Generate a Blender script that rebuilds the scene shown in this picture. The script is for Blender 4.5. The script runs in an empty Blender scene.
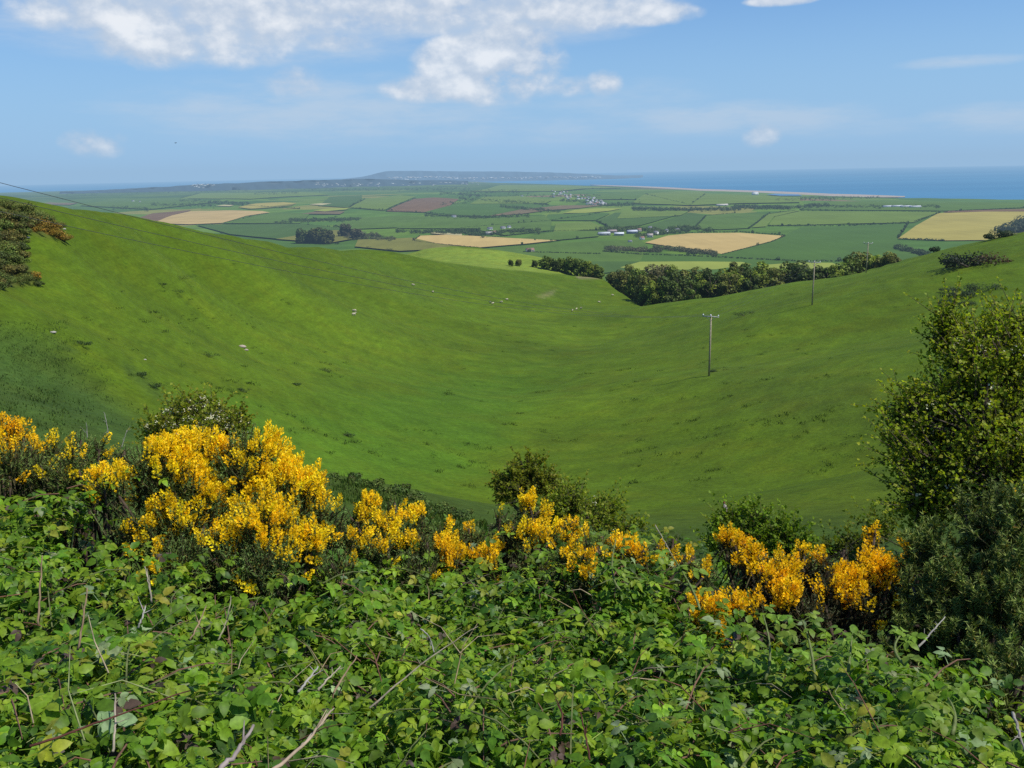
import bpy, math, random
import numpy as np
from mathutils import Vector, Matrix

rng = np.random.default_rng(7)
random.seed(7)
C = bpy.context.scene.collection
R = math.radians
H = 180.0                      # eye height above the sea, metres (eye = origin)
RE = 7.4e6                     # earth radius with refraction

# ------------------------------------------------------------------ camera
W, HT, F = 1024, 768, 887.0
PITCH, ROLL = math.atan(216 / F), R(1.13)
fwd = np.array([0, math.cos(PITCH), -math.sin(PITCH)])
rt0 = np.array([1.0, 0, 0]); up0 = np.array([0, math.sin(PITCH), math.cos(PITCH)])
rt = rt0 * math.cos(ROLL) - up0 * math.sin(ROLL)
upv = up0 * math.cos(ROLL) + rt0 * math.sin(ROLL)
cam_d = bpy.data.cameras.new('camera'); cam = bpy.data.objects.new('camera', cam_d); C.objects.link(cam)
cam_d.sensor_width = 36; cam_d.angle = 2 * math.atan(512 / F)
cam_d.clip_start = 0.05; cam_d.clip_end = 400000
cam.matrix_world = Matrix(((rt[0], upv[0], -fwd[0], 0), (rt[1], upv[1], -fwd[1], 0), (rt[2], upv[2], -fwd[2], 0), (0, 0, 0, 1)))
bpy.context.scene.camera = cam

def ray(px, py):
    d = fwd + rt * ((px - 512) / F) + upv * ((384 - py) / F)
    return d / np.linalg.norm(d)
def at(px, py, dist): return ray(px, py) * dist
def project(P):
    P = np.asarray(P, float)
    z = np.maximum(P @ fwd, 1e-3)
    return 512 + F * (P @ rt) / z, 384 - F * (P @ upv) / z

# ------------------------------------------------------------------ numeric noise
def _h(ix, iy, s):
    n = (ix * 374761393 + iy * 668265263 + s * 2147483647) & 0xffffffff
    n = ((n ^ (n >> 13)) * 1274126177) & 0xffffffff
    return ((n ^ (n >> 16)) & 0xffff) / 65535.0
def vnoise(x, y, s=0):
    x = np.asarray(x, float); y = np.asarray(y, float)
    ix = np.floor(x).astype(np.int64); iy = np.floor(y).astype(np.int64)
    fx = x - ix; fy = y - iy
    fx = fx * fx * (3 - 2 * fx); fy = fy * fy * (3 - 2 * fy)
    a = _h(ix, iy, s); b = _h(ix + 1, iy, s); c = _h(ix, iy + 1, s); d = _h(ix + 1, iy + 1, s)
    return (a * (1 - fx) + b * fx) * (1 - fy) + (c * (1 - fx) + d * fx) * fy
def fbm(x, y, s=0, o=4):
    v = 0; a = .5
    for i in range(o):
        v = v + a * vnoise(np.asarray(x) * 2 ** i, np.asarray(y) * 2 ** i, s + i * 17); a *= .5
    return v
def sstep(a, b, x):
    t = np.clip((x - a) / (b - a), 0, 1); return t * t * (3 - 2 * t)

# ------------------------------------------------------------------ terrain
CP = [  # pixel x, pixel y, slant distance of the ground seen (or hidden) there
    (709,376,134),(812,305,196),(866,273,281),(640,306.5,316),(600,340,232),(540,390,150),(450,480,78),
    (0,201,122),(65,208,140),(130,215,168),(200,231,200),(260,243,235),(320,247,280),(382,251,325),(440,262,352),(490,269,375),(540,273,392),(581,277,402),
    (600,279,403),(612,287,378),(626,297,348),
    (60,390,68),(150,430,56),(250,350,130),(0,300,82),(0,420,46),(330,370,130),(400,420,100),(300,280,222),(450,300,280),(180,270,165),(90,260,125),(100,330,92),(520,330,235),(560,300,320),
    (680,301,285),(700,299,285),(760,288,280),(830,277,282),(900,262,285),(940,250,285),(985,240,270),(1024,234,262),
    (1000,330,128),(920,330,160),(900,400,92),(850,500,62),(650,500,66),(750,430,92),(950,450,50),(500,522,57),(300,500,42),(600,430,106),(600,380,152),(700,330,200),(790,360,148),
    (400,492,27),(460,522,25),(340,470,29),(560,560,22),(700,560,24),(200,480,24),(850,560,20),
]
XY = []; ZZ = []
for a, b, d in CP:
    p = at(a, b, d); XY.append(p[:2]); ZZ.append(p[2])
def pol(az, d, z): XY.append([d * math.sin(R(az)), d * math.cos(R(az))]); ZZ.append(z)
for x, y, z in [(0,3,-2.45),(-3,3,-2.4),(3,3,-2.5),(0,6,-3.3),(-4,6,-3.1),(4,6,-3.5),(0,10,-4.7),(-8,10,-4.6),(8,10,-5.0),(0,15,-6.2),(0,-1,-1.7),(-5,-1,-1.7),(5,-1,-1.7),
                (0,-30,2),(-40,-30,6),(40,-30,4),(0,-150,25),(-150,-100,20),(150,-100,18),(-26,20,-8.2),(-70,30,-4),(40,20,-9),(90,50,-12),(120,110,-14),(-130,90,-4),(-200,160,-14),(-300,-20,10),(300,60,-8)]:
    XY.append([x, y]); ZZ.append(z)
for az, d, z in [(-30,260,-19),(-30,500,-66),(-22,330,-38),(-15,450,-64),(-8,640,-94),(0,640,-98),(4,620,-98),(7,420,-62),(10,430,-60),(10,550,-90),(14,430,-56),(18,440,-53),(22,440,-52),(25,450,-62),(32,450,-52),(45,500,-50),(-45,500,-55),
                 (-60,500,-20),(60,500,-30)]:
    pol(az, d, z)
for az, d, z in [(-35,130,-3.6),(-35,180,-10),(-40,160,-9),(-32,115,-3),(-31,118,-2.6),(-45,220,-14),(-50,120,0)]: pol(az, d, z)
for a in range(-20, 290, 24):
    b = np.interp(a, [-20,0,65,130,200,260,320], [199,201,208,215.5,230,241.5,247]); d = np.interp(a, [0,65,130,200,260,320], [122,140,168,200,235,280])
    for e_, dz in ((0, 0), (26, 1.6), (60, 6.0)):
        p = at(a, b, d + e_); XY.append(p[:2]); ZZ.append(p[2] - dz)
for a, b, d in [(440,247.5,500),(500,253.5,510),(540,259,490),(590,268,440),(470,258,440),(530,264,440)]:
    p = at(a, b, d); XY.append(p[:2]); ZZ.append(p[2])
XY = np.array(XY); ZZ = np.array(ZZ)
def tpsk(r2): return np.where(r2 > 1e-9, .5 * r2 * np.log(np.maximum(r2, 1e-9)), 0)
SC = 100.0
Q = XY / SC; n = len(Q)
Kmat = tpsk(((Q[:, None] - Q[None]) ** 2).sum(-1)) + np.eye(n) * 1.5e-3
Pm = np.c_[np.ones(n), Q]
A = np.zeros((n + 3, n + 3)); A[:n, :n] = Kmat; A[:n, n:] = Pm; A[n:, :n] = Pm.T
wts = np.linalg.solve(A, np.r_[ZZ, 0, 0, 0])
def zhill(x, y):
    x = np.asarray(x, float).ravel(); y = np.asarray(y, float).ravel()
    d = np.hypot(x, y); s = np.minimum(1, 660 / np.maximum(d, 1e-6))
    q = np.c_[x * s, y * s] / SC
    out = np.empty(len(q))
    for i in range(0, len(q), 20000):
        qq = q[i:i + 20000]
        out[i:i + 20000] = tpsk(((qq[:, None] - Q[None]) ** 2).sum(-1)) @ wts[:n] + wts[n] + qq @ wts[n + 1:]
    return out
CE = np.array([(-900,215),(-300,200),(0,192),(100,189.5),(200,185.5),(300,181.5),(350,180.6),(430,180.2),(500,182.2),(560,183.8),(600,185.3),(700,189.6),(830,194.6),(900,196.6),(1024,198.2),(1400,203),(2200,215)], float)
cazs = []; cds = []
for a, b in CE:
    r = ray(a, b); t = (H - 6) / -r[2]
    for _ in range(8):
        dd = t * math.hypot(r[0], r[1]); t = (H - 6 + dd * dd / (2 * RE)) / -r[2]
    cazs.append(math.atan2(r[0], r[1])); cds.append(t * math.hypot(r[0], r[1]))
o_ = np.argsort(cazs); cazs = np.array(cazs)[o_]; cds = np.array(cds)[o_]
def coast(az): return np.interp(az, cazs, cds)
def zplain(x, y):
    x = np.asarray(x, float).ravel(); y = np.asarray(y, float).ravel()
    d = np.hypot(x, y)
    u = (fbm(x / 1500 + 3, y / 1500, 5, 3) - .44) * 30 * sstep(1500, 2600, d) * (1 - sstep(6000, 9000, d) * .6)
    cf = sstep(.68, .97, d / coast(np.arctan2(x, y)))
    return -H + (25 + u) * (1 - cf) + 4 * cf - d * d / (2 * RE)
EDGE = [(590,270,436),(600,279,403),(612,287,378),(626,297,348),(640,306.5,316),(660,304,298),(700,299.5,287),(760,288.5,281),(830,277.5,284),(872,271,290),(905,261,300)]
EDGE = np.array([at(*q)[:2] for q in EDGE])
RAV = np.r_[EDGE, EDGE[::-1] / np.linalg.norm(EDGE[::-1], axis=1)[:, None] * np.array([520.0] * 10 + [500.0])[:, None]]
def ravine(x, y):
    out = np.zeros(len(x)); a_ = np.arctan2(x, y); d_ = np.hypot(x, y)
    s_ = np.where((a_ > .06) & (a_ < .47) & (d_ > 260) & (d_ < 530))[0]
    if not len(s_): return out
    X, Y = x[s_], y[s_]; ins = np.zeros(len(s_), bool); m_ = len(RAV); ds = np.full(len(s_), 1e9)
    for i in range(m_):
        x1, y1 = RAV[i]; x2, y2 = RAV[(i + 1) % m_]
        ins ^= ((y1 > Y) != (y2 > Y)) & (X < (x2 - x1) * (Y - y1) / (y2 - y1 + 1e-9) + x1)
        t = np.clip(((X - x1) * (x2 - x1) + (Y - y1) * (y2 - y1)) / ((x2 - x1) ** 2 + (y2 - y1) ** 2), 0, 1)
        ds = np.minimum(ds, np.hypot(X - x1 - t * (x2 - x1), Y - y1 - t * (y2 - y1)))
    out[s_] = np.where(ins, 11 * sstep(0, 20, ds) + np.minimum(ds, 6) * .35, 0)
    return out
def gz(x, y):
    x = np.asarray(x, float).ravel(); y = np.asarray(y, float).ravel()
    d = np.hypot(x, y); t = sstep(560, 1250, d)
    zh = zhill(x, y)
    bumps = (fbm(x / 9, y / 9, 2, 3) - .44) * .9 * sstep(25, 70, d) + (fbm(x / 32, y / 32, 11, 2) - .37) * 1.3 * sstep(60, 160, d) * (1 - .9 * np.exp(-((x + 68) ** 2 + (y - 145) ** 2) / 4200))
    return (zh + bumps - ravine(x, y)) * (1 - t) + zplain(x, y) * t
def gz1(x, y): return float(gz([x], [y])[0])
_T = np.geomspace(2.2, 16000, 900)
def _hit(px, py, fn):
    r = ray(px, py); P = _T[:, None] * r
    below = P[:, 2] < fn(P[:, 0], P[:, 1])
    i = int(np.argmax(below))
    if not below.any(): return P[-1]
    lo, hi = _T[max(i - 1, 0)], _T[i]
    for _ in range(12):
        m = .5 * (lo + hi); p = r * m
        if p[2] < fn([p[0]], [p[1]])[0]: hi = m
        else: lo = m
    return r * hi
def hit(px, py): return _hit(px, py, gz)
def hitp(px, py): return _hit(px, py, zplain)

# ------------------------------------------------------------------ objects, meshes
def tag(o, label=None, cat=None, group=None, kind=None):
    for k, v in (('label', label), ('category', cat), ('group', group), ('kind', kind)):
        if v: o[k] = v
    return o
def empty(name, loc, rz=0.0):
    o = bpy.data.objects.new(name, None); C.objects.link(o); o.location = [float(c) for c in loc]; o.rotation_euler[2] = rz
    o.empty_display_size = .2
    return o
def mesh_np(name, V, polys, mat, parent=None, tint=None, smooth=False, origin=None):
    """polys: list of int arrays (n,k). V world coordinates; origin shifts them to local."""
    V = np.asarray(V, np.float32)
    if origin is not None: V = V - np.asarray(origin, np.float32)
    me = bpy.data.meshes.new(name)
    polys = [np.asarray(p, np.int32) for p in polys if len(p)]
    me.vertices.add(len(V)); me.vertices.foreach_set('co', V.ravel())
    nl = sum(p.size for p in polys); npoly = sum(len(p) for p in polys)
    me.loops.add(nl); me.polygons.add(npoly)
    me.loops.foreach_set('vertex_index', np.concatenate([p.ravel() for p in polys]))
    st = []; off = 0
    for p in polys:
        st.append(off + np.arange(len(p)) * p.shape[1]); off += p.size
    me.polygons.foreach_set('loop_start', np.concatenate(st).astype(np.int32))
    if smooth: me.polygons.foreach_set('use_smooth', np.ones(npoly, bool))
    if tint is not None:
        a = me.attributes.new('tint', 'FLOAT_COLOR', 'POINT')
        c = np.ones((len(V), 4), np.float32); c[:, :3] = tint; a.data.foreach_set('color', c.ravel())
    me.update(calc_edges=True)
    if mat: me.materials.append(mat)
    o = bpy.data.objects.new(name, me); C.objects.link(o)
    if parent is not None: o.parent = parent
    elif origin is not None: o.location = [float(c) for c in origin]
    return o
class MB:
    """collects vertices/faces with tint"""
    def __init__(s): s.V = []; s.P = {}; s.T = []; s.n = 0
    def add(s, V, polys, tint=(1, 1, 1)):
        V = np.asarray(V, float).reshape(-1, 3)
        for p in polys:
            p = np.asarray(p, int)
            if p.size: s.P.setdefault(p.shape[1], []).append(p + s.n)
        t = np.empty((len(V), 3)); t[:] = np.asarray(tint, float); s.T.append(t)
        s.V.append(V); s.n += len(V)
    def tube(s, pts, radii, sides=5, tint=(1, 1, 1), cap=True):
        pts = np.asarray(pts, float); m = len(pts); radii = np.broadcast_to(np.asarray(radii, float), (m,))
        tan = np.gradient(pts, axis=0); tan /= np.linalg.norm(tan, axis=1)[:, None] + 1e-12
        ref = np.array([0, 0, 1.0]) if abs(tan[0][2]) < .9 else np.array([1.0, 0, 0])
        V = []
        a = np.linspace(0, 2 * np.pi, sides, endpoint=False)
        for i in range(m):
            u = np.cross(tan[i], ref); u /= np.linalg.norm(u) + 1e-12; v = np.cross(tan[i], u)
            V.append(pts[i] + radii[i] * (np.cos(a)[:, None] * u + np.sin(a)[:, None] * v))
        V = np.concatenate(V); q = []
        for i in range(m - 1):
            for k in range(sides):
                k2 = (k + 1) % sides
                q.append([i * sides + k, i * sides + k2, (i + 1) * sides + k2, (i + 1) * sides + k])
        pol = [q]
        if cap: pol.append([list(range(sides))[::-1]]); pol.append([list(range((m - 1) * sides, m * sides))])
        s.add(V, pol, tint)
    def box(s, c, size, tint=(1, 1, 1), rz=0.0, taper=1.0):
        hx, hy, hz = np.asarray(size) / 2
        V = np.array([[x * hx, y * hy, z * hz] for z in (-1, 1) for y in (-1, 1) for x in (-1, 1)], float)
        V[4:, :2] *= taper
        cs, sn = math.cos(rz), math.sin(rz)
        V[:, :2] = V[:, :2] @ np.array([[cs, sn], [-sn, cs]])
        s.add(V + np.asarray(c), [[[0, 2, 3, 1], [4, 5, 7, 6], [0, 1, 5, 4], [1, 3, 7, 5], [3, 2, 6, 7], [2, 0, 4, 6]]], tint)
    def scatter(s, TV, TF, pos, M, tint):
        """template verts TV (k,3), faces TF; pos (n,3), M (n,3,3) columns = axes, tint (n,3)"""
        n = len(pos)
        if not n: return
        k = len(TV)
        V = np.einsum('nij,kj->nki', M, TV) + pos[:, None]
        base = (np.arange(n) * k)[:, None, None]
        pl = [(np.asarray(f)[None] + base).reshape(-1, np.asarray(f).shape[1]) for f in TF]
        for p in pl: s.P.setdefault(p.shape[1], []).append(p + s.n)
        s.V.append(V.reshape(-1, 3)); s.T.append(np.repeat(np.asarray(tint, float), k, axis=0)); s.n += n * k
    def build(s, name, mat, parent=None, origin=None, smooth=False):
        V = np.concatenate(s.V); T = np.concatenate(s.T)
        return mesh_np(name, V, [np.concatenate(v) for v in s.P.values()], mat, parent, T, smooth, origin)
def unit(v): return v / (np.linalg.norm(v, axis=-1, keepdims=True) + 1e-12)
def frames(d, nrm):
    """matrices with y = d, z ~ nrm"""
    d = unit(d); x = unit(np.cross(d, nrm)); z = np.cross(x, d)
    return np.stack([x, d, z], axis=-1)
def rvec(n): return unit(rng.normal(size=(n, 3)))
def jit(col, n, v=.15, hue=.06):
    c = np.asarray(col, float)[None] * np.exp(rng.normal(0, v, (n, 1))) * np.exp(rng.normal(0, hue, (n, 3)))
    return c

# ------------------------------------------------------------------ materials
def mat_new(name):
    m = bpy.data.materials.new(name); m.use_nodes = True; nt = m.node_tree
    b = nt.nodes['Principled BSDF']; return m, nt, b
def N(nt, t, **kw):
    n_ = nt.nodes.new(t)
    for k, v in kw.items(): setattr(n_, k, v)
    return n_
def math_n(nt, op, a, b=None, clamp=False):
    m = nt.nodes.new('ShaderNodeMath'); m.operation = op; m.use_clamp = clamp
    for i, v in enumerate((a, b)):
        if v is None: continue
        if isinstance(v, (int, float)): m.inputs[i].default_value = v
        else: nt.links.new(v, m.inputs[i])
    return m.outputs[0]
def foliage_mat(name, rough=.5, trans=.3, spec=.4, vary=.25, scale=30, tcol=(1.25, 1.3, .5)):
    m, nt, b = mat_new(name); L = nt.links
    a = N(nt, 'ShaderNodeAttribute', attribute_name='tint')
    nz = N(nt, 'ShaderNodeTexNoise'); nz.inputs['Scale'].default_value = scale; nz.inputs['Detail'].default_value = 3
    tc = N(nt, 'ShaderNodeTexCoord'); L.new(tc.outputs['Object'], nz.inputs['Vector'])
    mr = N(nt, 'ShaderNodeMapRange'); mr.inputs['From Min'].default_value = .3; mr.inputs['From Max'].default_value = .7
    mr.inputs['To Min'].default_value = 1 - vary; mr.inputs['To Max'].default_value = 1 + vary
    L.new(nz.outputs['Fac'], mr.inputs['Value'])
    vm = N(nt, 'ShaderNodeVectorMath', operation='SCALE'); L.new(a.outputs['Color'], vm.inputs[0]); L.new(mr.outputs[0], vm.inputs['Scale'])
    L.new(vm.outputs[0], b.inputs['Base Color'])
    b.inputs['Roughness'].default_value = rough; b.inputs['Specular IOR Level'].default_value = spec
    if trans > 0:
        tr = N(nt, 'ShaderNodeBsdfTranslucent')
        vt = N(nt, 'ShaderNodeVectorMath', operation='MULTIPLY'); L.new(vm.outputs[0], vt.inputs[0]); vt.inputs[1].default_value = tcol
        L.new(vt.outputs[0], tr.inputs['Color'])
        mx = N(nt, 'ShaderNodeMixShader'); mx.inputs[0].default_value = trans
        L.new(b.outputs[0], mx.inputs[1]); L.new(tr.outputs[0], mx.inputs[2])
        L.new(mx.outputs[0], nt.nodes['Material Output'].inputs['Surface'])
    return m
M_leaf = foliage_mat('bramble_leaf', .5, .36, .25, .28, 70)
M_small = foliage_mat('hawthorn_leaf', .55, .48, .2, .2, 8)
M_spine = foliage_mat('gorse_spine', .6, .12, .25, .2, 20)
M_flower = foliage_mat('gorse_flower', .55, .35, .2, .1, 40, (1.0, 1.0, .5))
M_tree = foliage_mat('tree_leaf', .6, .22, .2, .25, .35)
M_white = foliage_mat('blossom', .6, .2, .2, .05, 10, (1, 1, 1))
M_bark = foliage_mat('bark', .85, 0, .15, .35, 25)
M_plainmat = foliage_mat('painted_solid', .7, 0, .25, .12, 1.5)
M_wood = foliage_mat('weathered_pole_wood', .8, 0, .2, .25, 6)
M_wool = foliage_mat('wool', .95, 0, .05, .12, 12)
M_metal = foliage_mat('cable_metal', .5, 0, .4, .05, 5)

def pasture_mat():
    m, nt, b = mat_new('pasture_grass'); L = nt.links
    a = N(nt, 'ShaderNodeAttribute', attribute_name='tint')
    geo = N(nt, 'ShaderNodeNewGeometry')
    col = a.outputs['Color']
    for sc, lo, hi, det, stretch in ((.05, .86, 1.14, 4, 1), (.35, .85, 1.15, 6, 1), (2.2, .78, 1.22, 5, 1)):
        nz = N(nt, 'ShaderNodeTexNoise'); nz.inputs['Scale'].default_value = sc; nz.inputs['Detail'].default_value = det; nz.inputs['Roughness'].default_value = .65
        L.new(geo.outputs['Position'], nz.inputs['Vector'])
        mr = N(nt, 'ShaderNodeMapRange'); mr.inputs['From Min'].default_value = .3; mr.inputs['From Max'].default_value = .7
        mr.inputs['To Min'].default_value = lo; mr.inputs['To Max'].default_value = hi; L.new(nz.outputs['Fac'], mr.inputs['Value'])
        vm = N(nt, 'ShaderNodeVectorMath', operation='SCALE'); L.new(col, vm.inputs[0]); L.new(mr.outputs[0], vm.inputs['Scale']); col = vm.outputs[0]
    # contour-following terracettes
    mpz = N(nt, 'ShaderNodeMapping'); mpz.inputs['Scale'].default_value = (.10, .10, 1.1); L.new(geo.outputs['Position'], mpz.inputs[0])
    nzz = N(nt, 'ShaderNodeTexNoise'); nzz.inputs['Scale'].default_value = 1.6; nzz.inputs['Detail'].default_value = 5; nzz.inputs['Roughness'].default_value = .65; L.new(mpz.outputs[0], nzz.inputs['Vector'])
    mrz = N(nt, 'ShaderNodeMapRange'); mrz.inputs['From Min'].default_value = .3; mrz.inputs['From Max'].default_value = .7; mrz.inputs['To Min'].default_value = .84; mrz.inputs['To Max'].default_value = 1.16; L.new(nzz.outputs['Fac'], mrz.inputs['Value'])
    vmz = N(nt, 'ShaderNodeVectorMath', operation='SCALE'); L.new(col, vmz.inputs[0]); L.new(mrz.outputs[0], vmz.inputs['Scale']); col = vmz.outputs[0]
    # patches of yellower, drier grass
    nz = N(nt, 'ShaderNodeTexNoise'); nz.inputs['Scale'].default_value = .12; nz.inputs['Detail'].default_value = 6; nz.inputs['Roughness'].default_value = .7
    mp = N(nt, 'ShaderNodeMapping'); mp.inputs['Location'].default_value = (31, 7, 0); L.new(geo.outputs['Position'], mp.inputs[0]); L.new(mp.outputs[0], nz.inputs['Vector'])
    mr = N(nt, 'ShaderNodeMapRange'); mr.inputs['From Min'].default_value = .46; mr.inputs['From Max'].default_value = .7; L.new(nz.outputs['Fac'], mr.inputs['Value'])
    mm = N(nt, 'ShaderNodeMix', data_type='RGBA', blend_type='MULTIPLY'); L.new(math_n(nt, 'MULTIPLY', mr.outputs[0], .8), mm.inputs[0])
    L.new(col, mm.inputs[6]); mm.inputs[7].default_value = (1.28, 1.06, .95, 1)
    # dark rank tufts
    nz = N(nt, 'ShaderNodeTexNoise'); nz.inputs['Scale'].default_value = .7; nz.inputs['Detail'].default_value = 3
    L.new(geo.outputs['Position'], nz.inputs['Vector'])
    mr = N(nt, 'ShaderNodeMapRange'); mr.inputs['From Min'].default_value = .66; mr.inputs['From Max'].default_value = .74; L.new(nz.outputs['Fac'], mr.inputs['Value'])
    mk = N(nt, 'ShaderNodeMix', data_type='RGBA', blend_type='MULTIPLY'); L.new(math_n(nt, 'MULTIPLY', mr.outputs[0], .55), mk.inputs[0])
    L.new(mm.outputs[2], mk.inputs[6]); mk.inputs[7].default_value = (.45, .6, .55, 1)
    L.new(mk.outputs[2], b.inputs['Base Color'])
    b.inputs['Roughness'].default_value = .9; b.inputs['Specular IOR Level'].default_value = .1
    nb = N(nt, 'ShaderNodeTexNoise'); nb.inputs['Scale'].default_value = 1.6; nb.inputs['Detail'].default_value = 6; nb.inputs['Roughness'].default_value = .7
    L.new(geo.outputs['Position'], nb.inputs['Vector'])
    bp = N(nt, 'ShaderNodeBump'); bp.inputs['Strength'].default_value = .4; bp.inputs['Distance'].default_value = .35
    L.new(nb.outputs['Fac'], bp.inputs['Height']); L.new(bp.outputs[0], b.inputs['Normal'])
    return m
M_pasture = pasture_mat()

def plain_mat():
    m, nt, b = mat_new('plain_fields'); L = nt.links
    geo = N(nt, 'ShaderNodeNewGeometry')
    mp = N(nt, 'ShaderNodeMapping'); mp.inputs['Rotation'].default_value = (0, 0, .35); mp.inputs['Scale'].default_value = (1 / 330, 1 / 420, 0)
    L.new(geo.outputs['Position'], mp.inputs[0])
    nzw = N(nt, 'ShaderNodeTexNoise'); nzw.inputs['Scale'].default_value = .7; L.new(mp.outputs[0], nzw.inputs['Vector'])
    wv = N(nt, 'ShaderNodeVectorMath', operation='MULTIPLY_ADD'); L.new(nzw.outputs['Color'], wv.inputs[0]); wv.inputs[1].default_value = (.5, .5, 0); L.new(mp.outputs[0], wv.inputs[2])
    v = N(nt, 'ShaderNodeTexVoronoi', voronoi_dimensions='2D', distance='CHEBYCHEV'); v.inputs['Scale'].default_value = 1; v.inputs['Randomness'].default_value = .8; L.new(wv.outputs[0], v.inputs['Vector'])
    sep = N(nt, 'ShaderNodeSeparateColor'); L.new(v.outputs['Color'], sep.inputs[0])
    cr = N(nt, 'ShaderNodeValToRGB'); cr.color_ramp.interpolation = 'CONSTANT'
    stops = [(0, (.08, .15, .018)), (.18, (.065, .132, .018)), (.36, (.10, .17, .018)), (.54, (.058, .115, .016)), (.68, (.085, .148, .022)), (.82, (.12, .18, .022)), (.93, (.19, .19, .04)), (.97, (.17, .125, .06))]
    els = cr.color_ramp.elements
    while len(els) < len(stops): els.new(.5)
    for e, (p, c) in zip(els, stops): e.position = p; e.color = (*c, 1)
    L.new(sep.outputs[0], cr.inputs[0])
    nz = N(nt, 'ShaderNodeTexNoise'); nz.inputs['Scale'].default_value = .012; nz.inputs['Detail'].default_value = 5; L.new(geo.outputs['Position'], nz.inputs['Vector'])
    mr = N(nt, 'ShaderNodeMapRange'); mr.inputs['From Min'].default_value = .3; mr.inputs['From Max'].default_value = .7; mr.inputs['To Min'].default_value = .8; mr.inputs['To Max'].default_value = 1.2; L.new(nz.outputs['Fac'], mr.inputs['Value'])
    vm = N(nt, 'ShaderNodeVectorMath', operation='SCALE'); L.new(cr.outputs[0], vm.inputs[0]); L.new(mr.outputs[0], vm.inputs['Scale'])
    a = N(nt, 'ShaderNodeAttribute', attribute_name='tint')
    vm2 = N(nt, 'ShaderNodeVectorMath', operation='MULTIPLY'); L.new(vm.outputs[0], vm2.inputs[0]); L.new(a.outputs['Color'], vm2.inputs[1])
    L.new(vm2.outputs[0], b.inputs['Base Color']); b.inputs['Roughness'].default_value = .95; b.inputs['Specular IOR Level'].default_value = .05
    return m
M_plain = plain_mat()

def field_mat(name, col, rot=0.4, streak=.12):
    m, nt, b = mat_new(name); L = nt.links
    geo = N(nt, 'ShaderNodeNewGeometry')
    mp = N(nt, 'ShaderNodeMapping'); mp.inputs['Rotation'].default_value = (0, 0, rot); mp.inputs['Scale'].default_value = (.05, .004, 0); L.new(geo.outputs['Position'], mp.inputs[0])
    n1 = N(nt, 'ShaderNodeTexNoise'); n1.inputs['Scale'].default_value = 1; n1.inputs['Detail'].default_value = 4; L.new(mp.outputs[0], n1.inputs['Vector'])
    n2 = N(nt, 'ShaderNodeTexNoise'); n2.inputs['Scale'].default_value = .008; n2.inputs['Detail'].default_value = 4; L.new(geo.outputs['Position'], n2.inputs['Vector'])
    s = math_n(nt, 'ADD', math_n(nt, 'MULTIPLY', n1.outputs['Fac'], streak * 3), math_n(nt, 'MULTIPLY', n2.outputs['Fac'], streak * 4.5))
    s = math_n(nt, 'ADD', s, 1 - streak * 3.75)
    vm = N(nt, 'ShaderNodeVectorMath', operation='SCALE'); vm.inputs[0].default_value = tuple(c * .88 for c in col); L.new(s, vm.inputs['Scale'])
    L.new(vm.outputs[0], b.inputs['Base Color']); b.inputs['Roughness'].default_value = .95; b.inputs['Specular IOR Level'].default_value = .05
    return m

# ------------------------------------------------------------------ ground
def poly_mask(px, py, poly, soft):
    """soft inside mask of pixel polygon (signed distance)"""
    poly = np.asarray(poly, float); inside = np.zeros(px.shape, bool); dist = np.full(px.shape, 1e9)
    m = len(poly)
    for i in range(m):
        x1, y1 = poly[i]; x2, y2 = poly[(i + 1) % m]
        cond = ((y1 > py) != (y2 > py)) & (px < (x2 - x1) * (py - y1) / (y2 - y1 + 1e-9) + x1)
        inside ^= cond
        L2 = (x2 - x1) ** 2 + (y2 - y1) ** 2
        t = np.clip(((px - x1) * (x2 - x1) + (py - y1) * (y2 - y1)) / L2, 0, 1)
        dist = np.minimum(dist, np.hypot(px - x1 - t * (x2 - x1), py - y1 - t * (y2 - y1)))
    sd = np.where(inside, dist, -dist)
    return sstep(-soft, soft, sd)
def polar(az, rr):
    AZ, RR = np.meshgrid(az, rr, indexing='ij')
    return (RR * np.sin(AZ)).ravel(), (RR * np.cos(AZ)).ravel()
def grid_faces(na, nr, wrap=False):
    i = np.arange(na if wrap else na - 1)[:, None]; j = np.arange(nr - 1)[None]
    i2 = (i + 1) % na
    return np.stack([i * nr + j, i * nr + j + 1, i2 * nr + j + 1, i2 * nr + j], -1).reshape(-1, 4)[:, ::-1]
azf = np.r_[np.radians(np.arange(-180, -36, 3)), np.radians(np.arange(-36, 36, .13)), np.radians(np.arange(36, 180, 3))]
rr = np.r_[.3, .8, 1.5, np.geomspace(2.2, 905, 390)]
gx, gy = polar(azf, rr)
gzv = gz(gx, gy)
G = np.c_[gx, gy, gzv]
gpx, gpy = project(G); infront = (G @ fwd) > 1
gd = np.hypot(gx, gy)
base = np.empty((len(G), 3)); base[:] = (.075, .126, .005)
base *= (1 - .13 * sstep(-10, -70, gx) * sstep(420, 200, gd))[:, None]  # left slope darkened in the colour to offset its stronger sunlight
nz1 = fbm(gx / 40, gy / 40, 31, 4); nz2 = fbm(gx / 14, gy / 14, 41, 4)
base *= (.82 + .4 * nz1)[:, None]
base *= (.9 + .22 * nz2)[:, None]
def blend(mask, col, amt=1.0):
    global base
    mk = np.clip(mask * amt, 0, 1)[:, None] * infront[:, None]
    base = base * (1 - mk) + np.asarray(col) * mk
wob = (fbm(gx / 5, gy / 5, 51, 4) - .47) * 60
rough = fbm(gx / 3, gy / 3, 61, 4)
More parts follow.
